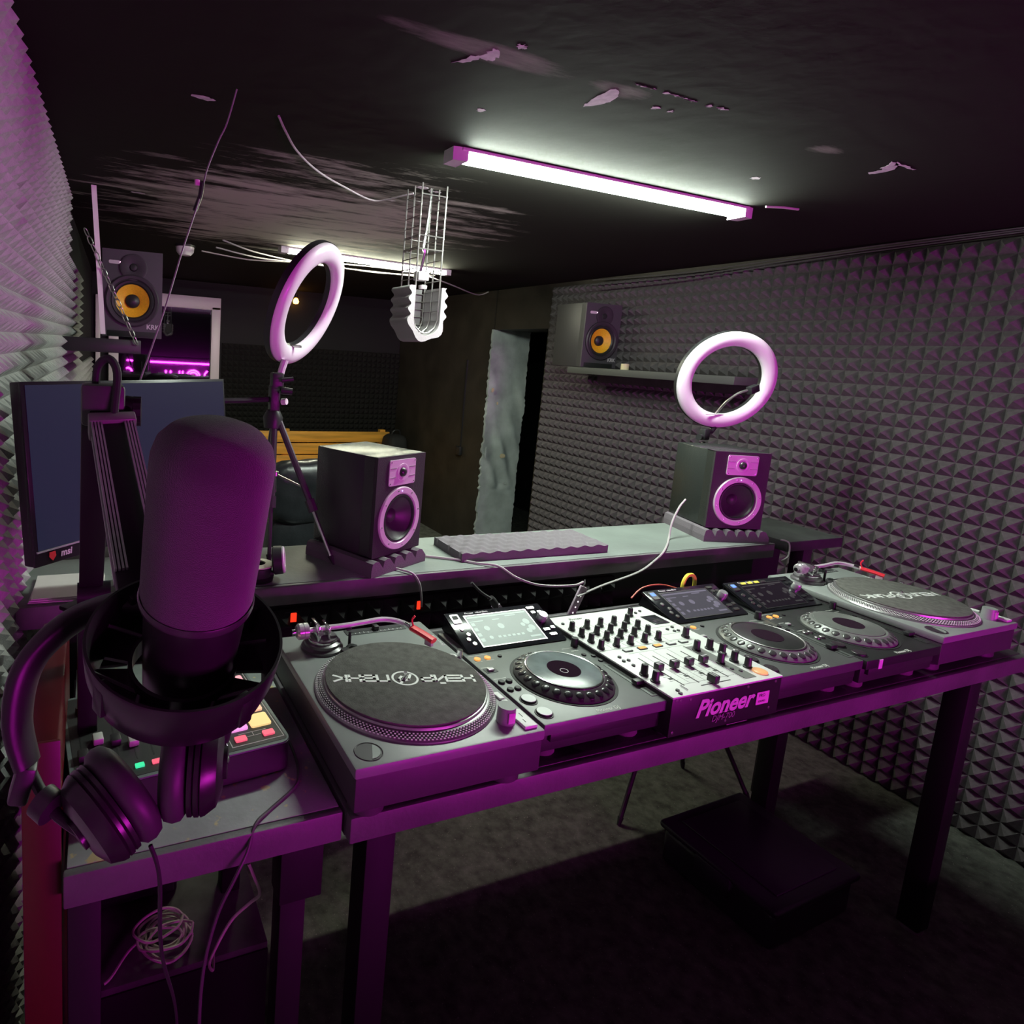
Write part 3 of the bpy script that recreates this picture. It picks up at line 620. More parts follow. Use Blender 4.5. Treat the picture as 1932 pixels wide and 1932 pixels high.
    for x, y, w_ in ((.006, .262, .05), (.008, .236, .018), (.036, .236, .02), (.004, .163, .03), (.004, .210, .02), (.24, .236, .03), (.255, .222, .02), (.296, .10, .004), (.296, .125, .004)): pm.box(x, y, ZT, x+w_, y+.0016, ZT+.0002)
    pm.join(text('Pioneer DJ', .0125, .0002, M.Translation((.155, .0095, ZT+.0002)), .15, bold=.0003)); pm.build('panel_print', mat('panel_print', (.5, .5, .48), .6), t, smooth=0)
    return t
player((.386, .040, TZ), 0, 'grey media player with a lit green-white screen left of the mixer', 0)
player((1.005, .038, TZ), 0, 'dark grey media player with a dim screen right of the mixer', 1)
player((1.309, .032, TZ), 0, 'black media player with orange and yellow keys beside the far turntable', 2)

# ------------------------------------------------------------------ mixer
t = thing('dj_mixer', 'silver topped dj mixer with black knobs between two players', 'mixer', (.6816, .026, TZ))
ZT = .098
B().box(0, 0, ZT-.004, .320, .378, ZT, .001).build('faceplate', SILV, t)
B().box(.001, .001, .012, .319, .376, ZT-.004, .001).build('chassis', mat('mixer_black', (.022, .018, .022), .4), t)
for x, y in ((.03, .04), (.29, .04), (.03, .34), (.29, .34)): B().cyl((x, y, 0), (x, y, .012), .018).build('foot', BLACK, t)
def knob(x, y, r=.0068, h=.021, m=None, sq=0):
    b_ = B().lathe([(0, 0), (r*1.25, 0), (r*1.25, .003), (r, .0035), (r*.9, h-.002), (r*.8, h), (0, h)], 16)
    k_ = b_.build('knob', m or BLACK, t, (x, y, ZT), (0, 0, random.uniform(-.6, .6)))
    B().box(-.0006, r*.1, h, .0006, r*.85, h+.0004).build('pointer', WHITE, k_)
KX = (.019, .065, .107, .150, .193)
for i, x in enumerate(KX):
    for j, y in enumerate((.306, .272, .242, .209)):
        knob(x + (.0, -.001, .0, -.002)[j], y)
knob(.235, .337)
for x, y in ((.273, .203), (.235, .142), (.273, .139), (.281, .113), (.233, .080), (.273, .078), (.277, .049), (.016, .087), (.017, .059)): knob(x, y, .0075, .024)
SL = B()
for x in KX[1:]: SL.box(x-.0015, .030, ZT, x+.0015, .148, ZT+.0003)
SL.box(.10, .0185, ZT, .185, .0210, ZT+.0003)
SL.build('fader_slots', MATTE, t, smooth=0)
for x in (.060, .105, .148, .191):
    f_ = B().box(x-.0085, .083, ZT+.003, x+.0085, .097, ZT+.019, .002).build('channel_fader', BLACK, t); B().box(x-.0085, .0892, ZT+.019, x+.0085, .0908, ZT+.0195).build('fader_line', WHITE, f_)
f_ = B().box(.126, .010, ZT+.003, .140, .030, ZT+.020, .002).build('crossfader', BLACK, t); B().box(.1322, .010, ZT+.020, .1338, .030, ZT+.0205).build('fader_line', WHITE, f_)
for i, x in enumerate((.070, .114, .161, .203, .242)):
    c_ = B().rrect(x-.012, .177, x+.012, .189, .002, ZT, ZT+.002).build('cue_button', GREYD, t); B().rrect(x-.010, .179, x+.010, .187, .0015, ZT+.002, ZT+.0028).build('button_face', LED_O if i in (1, 2) else SILV, c_)
B().box(.256, .275, ZT, .305, .323, ZT+.0015, .0005).build('display', mat('lcd', (.03, .03, .035), .15), t)
B().box(.222, .013, ZT, .255, .160, ZT+.0008).build('effect_panel', mat('effect_panel', (.18, .18, .175), .4), t)
B().box(.217, .013, ZT, .220, .163, ZT+.0022).build('trim_bar', CHR, t)
B().box(.053, .013, ZT, .0555, .030, ZT+.0022).build('trim_bar', CHR, t)
B().lathe([(0, 0), (.015, 0), (.015, .003), (.0125, .004), (0, .004)], 28).build('effect_button', glow('dim_orange', (.9, .45, .2), .6), t, (.284, .026, ZT))
for x, y in ((.263, .345), (.285, .352), (.02, .338), (.262, .245), (.286, .252), (.272, .233), (.285, .233), (.025, .162), (.020, .145), (.034, .145), (.026, .124), (.232, .052), (.243, .040), (.032, .018), (.028, .008)):
    B().lathe([(0, 0), (.0042, 0), (.0038, .003), (0, .003)], 14).build('small_button', GREYD, t, (x, y, ZT))
ln = B()
for q in ((.0, .196, .255, .1968), (.060, .1695, .255, .1700), (.055, .0335, .215, .0341), (.086, .034, .0866, .165), (.128, .034, .1286, .165), (.170, .034, .1706, .165), (.043, .20, .0436, .33), (.087, .20, .0876, .33), (.130, .20, .1306, .33), (.172, .20, .1726, .33), (.214, .20, .2146, .33), (.222, .225, .30, .2256), (.222, .262, .31, .2626)):
    ln.box(q[0], q[1], ZT, q[2], q[3], ZT+.0002)
for x in KX:
    for y in (.223, .254, .286): ln.box(x-.016, y, ZT, x-.010, y+.001, ZT+.0002); ln.box(x+.010, y, ZT, x+.016, y+.001, ZT+.0002)
for x in (.060, .105, .148, .191): ln.box(x-.012, .050, ZT, x+.012, .0506, ZT+.0002); ln.box(x-.012, .066, ZT, x+.012, .0666, ZT+.0002); ln.box(x-.006, .055, ZT, x+.006, .062, ZT+.0002)
ln.join(text('Pioneer', .013, .0002, M.Translation((.075, .356, ZT+.0002)), .15)); ln.build('panel_print', mat('dark_print', (.06, .06, .06), .6), t, smooth=0)
ff = B(); P_ = M.Translation((.150, -.0004, .060)) @ FACE
ff.join(text('Pioneer', .052, .0005, P_, .30, bold=.0016)); ff.build('brand_lettering', mat('pink_lit_print', (.72, .66, .7), .4), t, smooth=0)
f2 = B().join(text('DJM-700', .0185, .0004, M.Translation((.150, -.0004, .033)) @ FACE, .2)); f2.strokes([[(.115, .0445), (.165, .0445)], [(.165, .0125), (.225, .0125)]], .0012, 0, .0008, FACE)
f2.build('model_print', mat('faint_print', (.30, .26, .29), .5), t, smooth=0)
bd = B().rrect(-.017, -.0135, .021, .0145, .001, 0, .0008, M.Translation((.262, 0, .056)) @ FACE).build('badge', mat('badge_pale', (.85, .6, .8), .4), t)
b2_ = B().join(text('PRO', .010, .0003, M.Translation((.261, -.0009, .0625)) @ FACE, )).join(text('SOUND', .0065, .0003, M.Translation((.262, -.0009, .0495)) @ FACE)); b2_.build('badge_print', BLACK, bd, smooth=0)
sc = B()
for x, z in ((.012, .09), (.05, .086), (.215, .088), (.30, .088), (.16, .022), (.29, .03), (.003+.008, .012+.01), (.022, .089)): sc.lathe([(.003, 0), (.003, .001), (0, .0016)], 10, M.Translation((x, .001, z)) @ FACE)
sc.build('face_screws', STEEL, t)

# ------------------------------------------------------------------ studio monitors on the bar
SPK = mat('speaker_textured', (.030, .026, .030), .6, bump=.3, bscale=300)
SPT = mat('speaker_case', (.032, .036, .034), .26, spec=.55, bump=.2, bscale=300)
SPR = mat('speaker_silver', (.72, .58, .70), .35, metal=.15)
def lathe_f(prof, n=48): return B().lathe(prof, n, FACE)      # z axis of profile -> -y
def studio_monitor(loc, rz, label):
    W_, D_, Hh = .205, .225, .272
    t = thing('studio_speaker', label, 'speaker', loc, rz, 'studio speakers standing on the bar')
    holed(B().box(0, .045, 0, W_, D_, Hh, .003), W_, Hh, .0105, .046, .1025, .098, .060).build('cabinet', SPT, t)
    holed(B(), W_, Hh, 0, .010, .1025, .098, .060).build('front_baffle', SPK, t)
    tp = B().rrect(-.056, -.035, .056, .035, .006, 0, .003, FACE).build('tweeter_plate', SPR, t, (.1025, 0, .226))
    B().lathe([(.024, .003), (.024, .0045), (.022, .005), (.016, .004), (.013, .001)], 36, FACE).build('tweeter_horn', SPR, tp)
    B().lathe([(.0135, .002), (.0128, .006), (.010, .010), (.005, .0125), (0, .013)], 28, FACE).build('tweeter_dome', mat('dome_dark', (.03, .02, .03), .3), tp)
    for s in (-1, 1):
        B().box(s*.041-.013, -.004, -.013, s*.041+.013, -.003, -.0118).box(s*.041-.013, -.004, .012, s*.041+.013, -.003, .0132).build('plate_line', CHR, tp)
        for v_ in (-1, 1): B().lathe([(.0022, .003), (.0022, .0042), (0, .005)], 8, FACE).build('screw', CHR, tp, (s*.050, 0, v_*.029))
    wf_ = B().lathe([(.0875, 0), (.0875, .003), (.0855, .006), (.070, .006), (.067, .002)], 64, FACE).build('woofer_ring', SPR, t, (.1025, 0, .098))
    B().lathe([(.0675, .001), (.065, .0045), (.061, .0045), (.058, .0008), (.057, -.002)], 64, FACE).build('surround', BLACK, wf_)
    B().lathe([(.0585, .0), (.055, -.004), (.040, -.016), (.020, -.028), (.0185, -.026), (.010, -.019), (0, -.0175)], 64, FACE).build('cone', mat('cone_black', (.05, .045, .05), .45), wf_)
    for i in range(8):
        a_ = 2*pi*i/8+.2; B().lathe([(.0024, .006), (.0024, .0072), (0, .0078)], 8, FACE).build('screw', CHR, wf_, (.0785*cos(a_), 0, .0785*sin(a_)))
    B().lathe([(.0018, .006), (.0018, .0075), (0, .008)], 8, FACE).build('power_led', glow('violet_led', (.4, .3, 1), 3), wf_, (0, 0, .0765))
    return t
sp = studio_monitor((.317, .668, .081), R_(24.8), 'black studio speaker with dim silver woofer ring, left on the bar')
dup(sp, (1.632, .733, .085), R_(-17.7), 'black studio speaker with bright magenta lit woofer ring, right on the bar')
def wedge_pad(loc, rz, label, w_, d_, h0, n, m):
    t = thing('foam_pad', label, 'foam pad', loc, rz, 'foam pads under the studio speakers')
    b_ = B(); b_.box(0, 0, 0, w_, d_, h0*.45)
    p = w_/n
    for i in range(n):
        b_.prism([(0, h0*.45), (p*.10, h0*.90), (p*.35, h0), (p*.62, h0*.93), (p, h0*.45)], 0, -d_, M.Translation((i*p, 0, 0)) @ M.Rotation(R_(90), 4, 'X'))
    b_.build('foam_block', m, t, smooth=20); return t
FP = mat('foam_pad_grey', (.15, .125, .15), .95, bump=.3, bscale=300)
wedge_pad((.305, .638, BZ), R_(24.8), 'grey wedge foam pad under the left studio speaker', .235, .25, .041, 5, FP)
wedge_pad((1.610, .715, BZ), R_(-17.7), 'grey wedge foam pad under the right studio speaker', .24, .25, .044, 6, FP)
# egg-crate foam sheet
def wavy(W_, D_, h, amp, nx_, ny_, kx, ky):
    t = bmesh.new(); T = {}; Bt = {}
    for i in range(nx_+1):
        for j in range(ny_+1):
            x, y = W_*i/nx_, D_*j/ny_
            T[i, j] = t.verts.new((x, y, h + amp*sin(2*pi*kx*i/nx_)*sin(2*pi*ky*j/ny_+.5) + amp*.2)); Bt[i, j] = t.verts.new((x, y, 0))
    for i in range(nx_):
        for j in range(ny_):
            t.faces.new((T[i, j], T[i+1, j], T[i+1, j+1], T[i, j+1])); t.faces.new((Bt[i, j+1], Bt[i+1, j+1], Bt[i+1, j], Bt[i, j]))
    for i in range(nx_):
        t.faces.new((Bt[i, 0], Bt[i+1, 0], T[i+1, 0], T[i, 0])); t.faces.new((T[i, ny_], T[i+1, ny_], Bt[i+1, ny_], Bt[i, ny_]))
    for j in range(ny_):
        t.faces.new((T[0, j], T[0, j+1], Bt[0, j+1], Bt[0, j])); t.faces.new((Bt[nx_, j], Bt[nx_, j+1], T[nx_, j+1], T[nx_, j]))
    return t
fm = B().join(wavy(.53, .17, .024, .0055, 100, 36, 10, 2.5)).build('foam_sheet', mat('sheet_foam', (.17, .145, .17), .95, bump=.2, bscale=300), None, (.618, .700, BZ), (0, 0, R_(-1.5)), smooth=60)
tag(fm, 'flat grey egg-crate foam sheet lying on the bar between the speakers', 'foam sheet')

# ------------------------------------------------------------------ yellow cone speakers on the shelves
def big_speaker(loc, rz, label):
    W_, D_, Hh = .262, .29, .39
    t = thing('shelf_speaker', label, 'speaker', loc, rz, 'yellow cone speakers on the wall shelves')
    holed(B().box(0, .045, 0, W_, D_, Hh, .003), W_, Hh, .0105, .046, .131, .165, .080).build('cabinet', mat('big_cabinet', (.035, .033, .036), .5), t)
    holed(B(), W_, Hh, 0, .010, .131, .165, .080).build('front_baffle', mat('big_baffle', (.07, .06, .075), .5), t)
    bx = B().lathe([(.118, 0), (.118, .010), (.112, .014), (.100, .012), (.092, .004)], 64, FACE).build('woofer_ring', mat('big_ring', (.04, .03, .042), .5), t, (.131, 0, .165))
    B().lathe([(.096, .004), (.090, .009), (.081, .007), (.076, .001), (.0745, .0)], 64, FACE).build('surround', BLACK, bx)
    B().lathe([(.0765, .0), (.050, -.014), (.030, -.026)], 64, FACE).build('yellow_cone', mat('yellow_aramid', (.90, .48, .02), .5, var=.1, vscale=150), bx)
    B().lathe([(.032, -.026), (.030, -.014), (.020, -.006), (0, -.003)], 40, FACE).build('dust_cap', BLACK, bx)
    tw = B().lathe([(.060, 0), (.060, .008), (.052, .010), (.020, .002)], 48, FACE).build('tweeter_plate', mat('big_ring', (.04, .03, .042), .5), t, (.135, 0, .315))
    B().lathe([(.018, .002), (.014, .008), (0, .011)], 24, FACE).build('tweeter_dome', BLACK, tw)
    B().rrect(-.024, -.008, .024, .008, .006, 0, .003, FACE).build('badge', mat('badge_grey', (.6, .5, .58), .4), t, (.052, 0, .333))
    B().lathe([(.004, .003), (.004, .005), (0, .005)], 8, FACE).build('power_led', glow('pink_led', (1, .6, .8), 3), t, (.079, 0, .333))
    B().box(.02, -.0005, .0, .235, .004, .028, .003).build('port_slot', MATTE, t)
    B().join(text('KRK', .030, .0006, M.Translation((.222, -.0008, .050)) @ FACE, bold=.0008)).build('brand_lettering', mat('brand_grey', (.55, .48, .55), .4), t, smooth=0)
    return t
bs1 = big_speaker((-.327, 2.36, .628), R_(-5), 'black speaker with bright yellow cone on the left wall shelf')
dup(bs1, (2.422, 2.315, .618), R_(-4), 'black speaker with pinkish yellow cone on the right wall shelf')
t = thing('wall_shelf', 'black shelf hung by a chain on the left wall', 'shelf', (X0, 1.93, .560))
B().box(0.02, 0, 0, .335, .76, .055, .003).build('board', BLACK, t)
B().box(0.0, .05, -.06, .045, .09, .0).build('bracket', BLKMET, t)
B().box(0.0, .66, -.06, .045, .70, .0).build('bracket', BLKMET, t)
# chain links (parts of the shelf hanger)
c = thing('shelf_chain', 'steel chain slanting from the left wall down to the shelf corner', 'chain', (0, 0, 0))
A_, B_ = V((-.395, 1.95, 1.03)), V((-.200, 1.925, .598)); n = 15
for i in range(n):
    p = A_.lerp(B_, (i+.5)/n); ln_ = (B_-A_).length/n*.78; wq = .008
    pts = [(wq*cos(a_)*1., 0, ln_*(.5)*sin(a_)*1.05 + (ln_*.18 if sin(a_) > 0 else -ln_*.18)) for a_ in [2*pi*k/14 for k in range(15)]]
    m_ = axis(p, B_-A_, (i % 2)*R_(75)+.6)
    B().tube([m_ @ V(q) for q in pts], .0022, 6, cap=False).build('chain_link', STEEL, c)
t = thing('white_board', 'narrow white board edge leaning upright before the left shelf speaker', 'board', (0, 0, 0))
A_, B_ = V((-.363, 1.95, 1.195)), V((-.328, 1.95, .632)); wd_ = .0095
b_ = B(); b_.prism([(-wd_, -.004), (wd_, -.004), (wd_, .02), (-wd_, .02)], 0, (A_-B_).length, axis(B_, A_-B_, R_(-90))); b_.b.clear()
tt_ = bmesh.new(); q = [tt_.verts.new(c_) for c_ in (B_+V((-wd_, 0, 0)), B_+V((wd_, 0, 0)), A_+V((wd_, 0, 0)), A_+V((-wd_*1, 0, 0)), B_+V((-wd_, .012, 0)), B_+V((wd_, .012, 0)), A_+V((wd_, .012, 0)), A_+V((-wd_*1, .012, 0)))]
for f in ((0, 1, 2, 3), (5, 4, 7, 6), (0, 3, 7, 4), (1, 5, 6, 2), (3, 2, 6, 7), (0, 4, 5, 1)): tt_.faces.new([q[k] for k in f])
b_.join(tt_).build('board_edge', mat('white_board', (.92, .82, .88), .45), t, smooth=0)
t = thing('wall_shelf', 'dark grey shelf on the right foam wall holding the speaker', 'shelf', (2.43, 1.30, .575))
B().box(0, 0, 0, .262, 1.14, .04, .003).build('board', mat('shelf_grey', (.07, .072, .07), .6), t)
B().box(.235, .02, -.05, .258, 1.12, 0).build('wall_cleat', BLKMET, t)
t = thing('tape_roll', 'tiny cream roll on the right wall shelf', 'tape roll', (2.46, 2.0, .615))
B().lathe([(.008, 0), (.022, 0), (.022, .034), (.008, .034)], 24, closed=True).build('roll', mat('cream', (.7, .62, .38), .6), t)

# ------------------------------------------------------------------ ring lights
RINGM = mat('ring_diffuser', (.86, .80, .86), .3, coat=.3)
def ring_head(t, c_, nrm, r, up=V((0, 0, 1)), rb=.030):
    nrm = V(nrm).normalized(); m_ = axis(c_, nrm)
    k = rb
    prof = [(r+k*cos(a_)*.93, k*.62*sin(a_)) for a_ in [pi*i/10 for i in range(11)]]
    B().lathe([(r+k*.93, -.004)]+prof+[(r-k*.93, -.004)], 72, m_).build('ring_diffuser', RINGM, t)
    B().lathe([(r+k*.97, -.004), (r+k*1.0, 0), (r+k*.98, -.020), (r+k*.6, -.026), (r-k*.6, -.026), (r-k*.98, -.018), (r-k*.97, -.003)], 72, m_).build('ring_back', BLACK, t)
    return m_
# left ring light: small tripod standing on the bar
t = thing('ring_light', 'oval looking ring light on a tripod behind the left speaker', 'ring light', (0, 0, 0), 0, 'ring lights behind the bar')
c1 = V((.198, .950, .742)); n1_ = V((.68, -.63, -.36))
m_ = ring_head(t, c1, n1_, .152)
neck = V((.126, .935, .560))
B().tube([neck+V((.008, 0, .025)), neck, V((.116, .933, .52))], .010, 10).build('neck', mat('neck_pink', (.7, .6, .7), .3), t)
B().box(-.017, -.017, 0, .017, .017, .05, .005, x=M.Translation((.112, .932, .500))).cyl((.118, .905, .53), (.150, .90, .535), .007).cyl((.118, .905, .502), (.148, .898, .500), .010).build('ball_head', BLACK, t)
B().box(-.014, -.016, 0, .014, .016, .075, .004, x=M.Translation((.106, .931, .440))).build('clamp', BLACK, t)
B().cyl((.125, .915, .470), (.135, .905, .472), .009).build('thumb_screw', WPL, t)
B().tube([(.10, .935, .475), (.02, .925, .470), (-.045, .918, .468)], .008, 8).build('pan_handle', BLACK, t)
B().lathe([(0, 0), (.024, 0), (.028, .03), (.018, .05), (0, .05)], 20, M.Translation((.105, .931, .395))).build('leg_collar', BLACK, t)
B().cyl((.105, .931, .40), (.110, .905, .215), .0075).build('center_pole', CHR, t)
B().cyl((.110, .905, .262), (.110, .905, .274), .011).build('pole_ring', STEEL, t)
TL = mat('tripod_tube', (.10, .08, .10), .25, metal=.5)
for i, (f, k) in enumerate((((.249, .762, BZ), .62), ((.06, .925, BZ), .6), ((.075, .80, BZ), .6))):
    a_, b_ = V((.108+.012*(i == 0), .925, .418)), V(f); j_ = a_.lerp(b_, k)
    lg = B().tube([a_, j_], .0095, 10).build('leg', TL, t)
    B().tube([a_.lerp(b_, k-.05), b_ + (a_-b_).normalized()*.012], .0055, 8).build('lower_section', CHR if i == 0 else TL, lg)
    B().tube([a_.lerp(b_, k-.06), a_.lerp(b_, k+.02)], .014, 8).build('leg_lock', TL, lg)
    B().tube([b_ + (a_-b_).normalized()*.026, b_], [.009, .004], 8).build('rubber_foot', BLACK, lg)
    B().tube([(.110, .905, .268), a_.lerp(b_, k-.14)], .003, 6).build('brace', STEEL, lg)
B().lathe([(0, 0), (.05, 0), (.05, .006), (0, .006)], 4, m_ @ M.Translation((0, 0, 0)) @ M.Scale(.001, 4)).build('phone_clip', BLACK, t) if False else None
mm = axis(c1, n1_); dn = (V((0, 0, -1)) - n1_.normalized()*V((0, 0, -1)).dot(n1_.normalized())).normalized()
B().tube([c1+dn*.14, c1+dn*.118+n1_*.01], .003, 8).box(-.018, -.005, -.004, .018, .005, .004, .002, x=M.Translation(c1+dn*.120+n1_*.012) @ M.Rotation(R_(-42), 4, 'Z')).build('phone_clip', STEEL, t)
# right ring light: tall tripod standing on the floor behind the bar
t = thing('ring_light', 'round ring light glowing white to pink above the right speaker', 'ring light', (0, 0, 0), 0, 'ring lights behind the bar')
c2 = V((1.885, .925, .598)); n2_ = V((-.37, -.91, -.19))
ring_head(t, c2, n2_, .160, rb=.030)
n2n = n2_.normalized(); dn = (V((0, 0, -1)) - n2n*V((0, 0, -1)).dot(n2n)).normalized(); bt = c2+dn*.185
sb = V((1.855, .962, .385))
B().tube([bt, bt+V((-.010, .005, -.02)), sb+V((0, 0, .01))], .011, 10).build('neck', BLACK, t)
B().box(-.015, -.014, -.022, .015, .014, .022, .005, x=M.Translation(sb)).cyl(sb+V((-.03, -.01, -.01)), sb+V((-.045, -.012, -.01)), .012).build('ball_head', BLACK, t)
B().cyl(sb+V((0, 0, -.07)), sb+V((0, 0, -.03)), .010, n=12).build('chrome_stud', CHR, t)
B().tube([sb+V((0, 0, -.03)), (1.855, .962, -.30)], .009, 10).tube([(1.855, .962, -.28), (1.855, .962, -.80)], .0125, 10).build('center_pole', BLACK, t)
hub = V((1.835, .945, -.74))
B().cyl(hub+V((0, 0, -.02)), hub+V((0, 0, .02)), .022, n=16).build('hub', STEEL, t)
top_ = V((1.85, .955, -.42))
for i, f in enumerate(((1.438, .757, Z0), (2.06, .70, Z0), (1.97, .93, Z0))):
    b_ = V(f); a_ = top_; mid = a_.lerp(b_, .62)
    lg = B().tube([a_, b_+(a_-b_).normalized()*.02], .0085, 8).build('leg', TL if i == 0 else BLACK, t)
    B().tube([b_+(a_-b_).normalized()*.03, b_], [.011, .006], 8).build('rubber_foot', BLACK, lg)
    B().tube([hub, mid], .006, 8).build('brace', BLACK, lg); B().cyl(mid+V((0, -.01, 0)), mid+V((0, .01, 0)), .010, n=10).build('joint', CHR, lg)
# phone holder on a gooseneck inside the ring
B().tube([c2+dn*.135+V((-.07, 0, 0)), c2+dn*.135+V((.07, -.02, 0))], .003, 6).build('cross_bar', WPL, t)
B().tube([c2+dn*.135+V((-.015, 0, 0)), c2+V((-.01, -.02, -.08)), c2+V((.005, -.05, -.045)), c2+V((.03, -.07, -.03))], .0045, 8, smooth=5).build('gooseneck', STEEL, t)
B().box(-.022, -.012, -.014, .022, .012, .014, .003, x=M.Translation(c2+V((.048, -.075, -.026))) @ M.Rotation(R_(-18), 4, 'Y')).build('phone_clip', BLACK, t)
# small clip ring lying upright on the bar beside a black canister
t = thing('clip_ring_light', 'small pink ring light clipped to a black lens cup on the bar', 'ring light', (.075, .684, .092))
mq = axis((0, 0, 0), V((.93, -.30, .12)))
B().lathe([(.032, 0), (.034, .006), (.030, .009), (.018, .008), (.016, 0)], 40, mq).build('ring_diffuser', RINGM, t)
B().lathe([(.035, .003), (.036, -.018), (.030, -.022), (.014, -.022), (.014, 0)], 40, mq).build('ring_back', BLACK, t)
B().tube([(-.02, 0, -.034), (-.045, 0, -.035)], .008, 8).build('clip', BLACK, t)
t = thing('lens_cup', 'black cup with a pale rim behind the microphone on the bar', 'cup', (.018, .700, BZ))
B().lathe([(0, 0), (.040, 0), (.042, .006), (.036, .012), (.036, .034), (.040, .038), (.022, .040), (.020, .012), (0, .012)], 36).build('cup_body', BLACK, t)
B().lathe([(.040, .038), (.040, .041), (.020, .043), (.020, .040)], 36, closed=True).build('rim', mat('beige_rim', (.55, .52, .42), .5), t)

# ------------------------------------------------------------------ computer monitor, paper
t = thing('computer_monitor', 'large dark widescreen monitor beside the left foam wall', 'monitor', (-.457, .382, .215), math.atan2(.652, .758))
tl = R_(-6); X = M.Rotation(tl, 4, 'X')
B().box(0, .006, 0, .540, .030, .322, .003, x=X).build('back_shell', BLACK, t)
B().box(0, 0, 0, .540, .006, .322, .001, x=X).build('bezel', mat('bezel_black', (.015, .015, .018), .3), t)
SCN = mat('monitor_screen', (.008, .008, .012), .35, emit=(.013, .013, .034), es=1.0, spec=.22)
B().box(.008, -.0008, .028, .534, 0, .316, x=X).build('screen', SCN, t)
B().box(.004, -.003, .0245, .538, 0, .0275, x=X).build('chin_line', mat('chin_line', (.35, .34, .36), .3), t)
B().join(text('msi', .017, .0005, X @ M.Translation((.062, -.002, .0145)) @ FACE, .2, bold=.0005)).join(text('Optix  G24', .010, .0003, X @ M.Translation((.120, -.002, .0145)) @ FACE)).build('brand_lettering', mat('brand_pale', (.6, .5, .58), .4), t, smooth=0)
B().prism([(-.006, .007), (.006, .007), (.007, -.001), (0, -.009), (-.007, -.001)], 0, .001, X @ M.Translation((.034, -.0015, .0145)) @ FACE).build('shield_logo', mat('logo_red', (.8, .03, .05), .4), t)
B().join(text('UHD', .012, .0003, X @ M.Translation((.235, -.002, .012)) @ FACE)).build('blue_print', glow('blue_print', (.08, .1, .9), 1.2), t, smooth=0)
B().box(.23, .03, .05, .31, .06, .25, .006, x=X).box(.25, .055, -.172, .29, .075, .12, .004).build('stand_neck', BLACK, t)
B().box(.17, .02, -.175, .37, .16, -.165, .003).build('stand_foot', BLACK, t)
t = thing('paper_pad', 'stack of white papers on the bar under the monitor', 'paper', (-.495, .662, BZ), R_(-2))
for k in range(4): B().box(.002*k, .003*(k % 2), .0022*k, .150+.001*k, .150, .0022*k+.002).build('sheet', mat('paper', (.75, .70, .70), .7, var=.06, vscale=10), t, rot=(0, 0, R_((k-1.5)*.7)), smooth=0)
t = thing('loose_papers', 'crumpled white papers beside the boom arm joint on the bar', 'paper', (-.285, .675, BZ))
for k in range(3):
    tb = bmesh.new(); gg = {}
    for i in range(7):
        for j in range(7): gg[i, j] = tb.verts.new((i*.013, j*.016, .004+.005*k+.004*random.random()))
    for i in range(6):
        for j in range(6): tb.faces.new((gg[i, j], gg[i+1, j], gg[i+1, j+1], gg[i, j+1]))
    bmesh.ops.solidify(tb, geom=list(tb.faces), thickness=.0008)
    B().join(tb).build('sheet', MC['paper'], t, rot=(0, 0, R_(k*12)))

# ------------------------------------------------------------------ production console with lit pads
t = thing('podcast_console', 'black recording console with coloured lit pads on the side desk', 'console', (-.393, .131, TZ), R_(6))
CW, CDp, CZ = .350, .275, .058
B().rrect(0, 0, CW, CDp, .020, .006, CZ-.003).build('body', BLACK, t)
for x in (.03, .30): B().box(x, .03, 0, x+.02, .05, .006).box(x, .22, 0, x+.02, .24, .006).build('foot', BLACK, t)
B().rrect(.001, .001, CW-.001, CDp-.001, .019, CZ-.003, CZ).build('top_rim', mat('console_rim', (.14, .17, .17), .35), t)
B().rrect(.008, .008, CW-.006, CDp-.008, .006, CZ, CZ+.0006).build('top_panel', mat('console_panel', (.035, .036, .036), .4), t)
fr_ = B()
for q in ((.248, .016, .341, .0175), (.248, .250, .341, .2515), (.248, .0175, .2495, .250), (.3395, .0175, .341, .250), (.268, .0470, .318, .0482), (.292, .036, .2932, .0470), (.280, .036, .306, .0372)): fr_.box(q[0], q[1], CZ+.0006, q[2], q[3], CZ+.0010)
fr_.build('panel_lines', mat('console_line', (.55, .5, .5), .5), t, smooth=0)
PC = [[(1, .35, .85), (1, .72, .30)], [(.75, .55, 1.), (1, .55, .36)], [(1, .35, .45), (.9, .5, .3)], [(.4, .9, .6), (1, .45, .5)]]
for r_ in range(4):
    for c_ in range(2):
        B().rrect(-.0185, -.0185, .0185, .0185, .004, 0, .004).build('pad', glow('pad_%d%d' % (r_, c_), PC[r_][c_], .85), t, (.271+c_*.0435, .075+r_*.047, CZ))
for x in (.268, .318): B().rrect(-.010, -.007, .010, .007, .002, 0, .0035).build('red_button', glow('pad_red', (1, .14, .22), .8), t, (x, .0335, CZ))
for x in (.218, .236): B().rrect(-.006, -.006, .006, .006, .0015, 0, .003).build('white_button', glow('pad_white', (.8, .7, .85), .7), t, (x, .026, CZ))
for i in range(6):
    x = .022+i*.026
    B().box(x, .05, CZ+.0006, x+.002, .16, CZ+.001).build('fader_slot', MATTE, t)
    B().box(x-.007, .07+(i*37 % 50)*.001, CZ+.001, x+.009, .092+(i*37 % 50)*.001, CZ+.012, .002).build('fader', mat('fader_grey', (.5, .5, .48), .4) if i % 2 else BLACK, t)
    B().rrect(-.007, -.005, .007, .005, .0015, 0, .003).build('mute_button', LED_G if i % 2 else glow('pad_red', (1, .14, .22), .8), t, (x+.001, .030, CZ))
for i in range(4): B().cyl((.03+i*.038, .215, CZ), (.03+i*.038, .215, CZ+.014), .009, .008).build('knob', STEEL if i % 2 else BLACK, t)

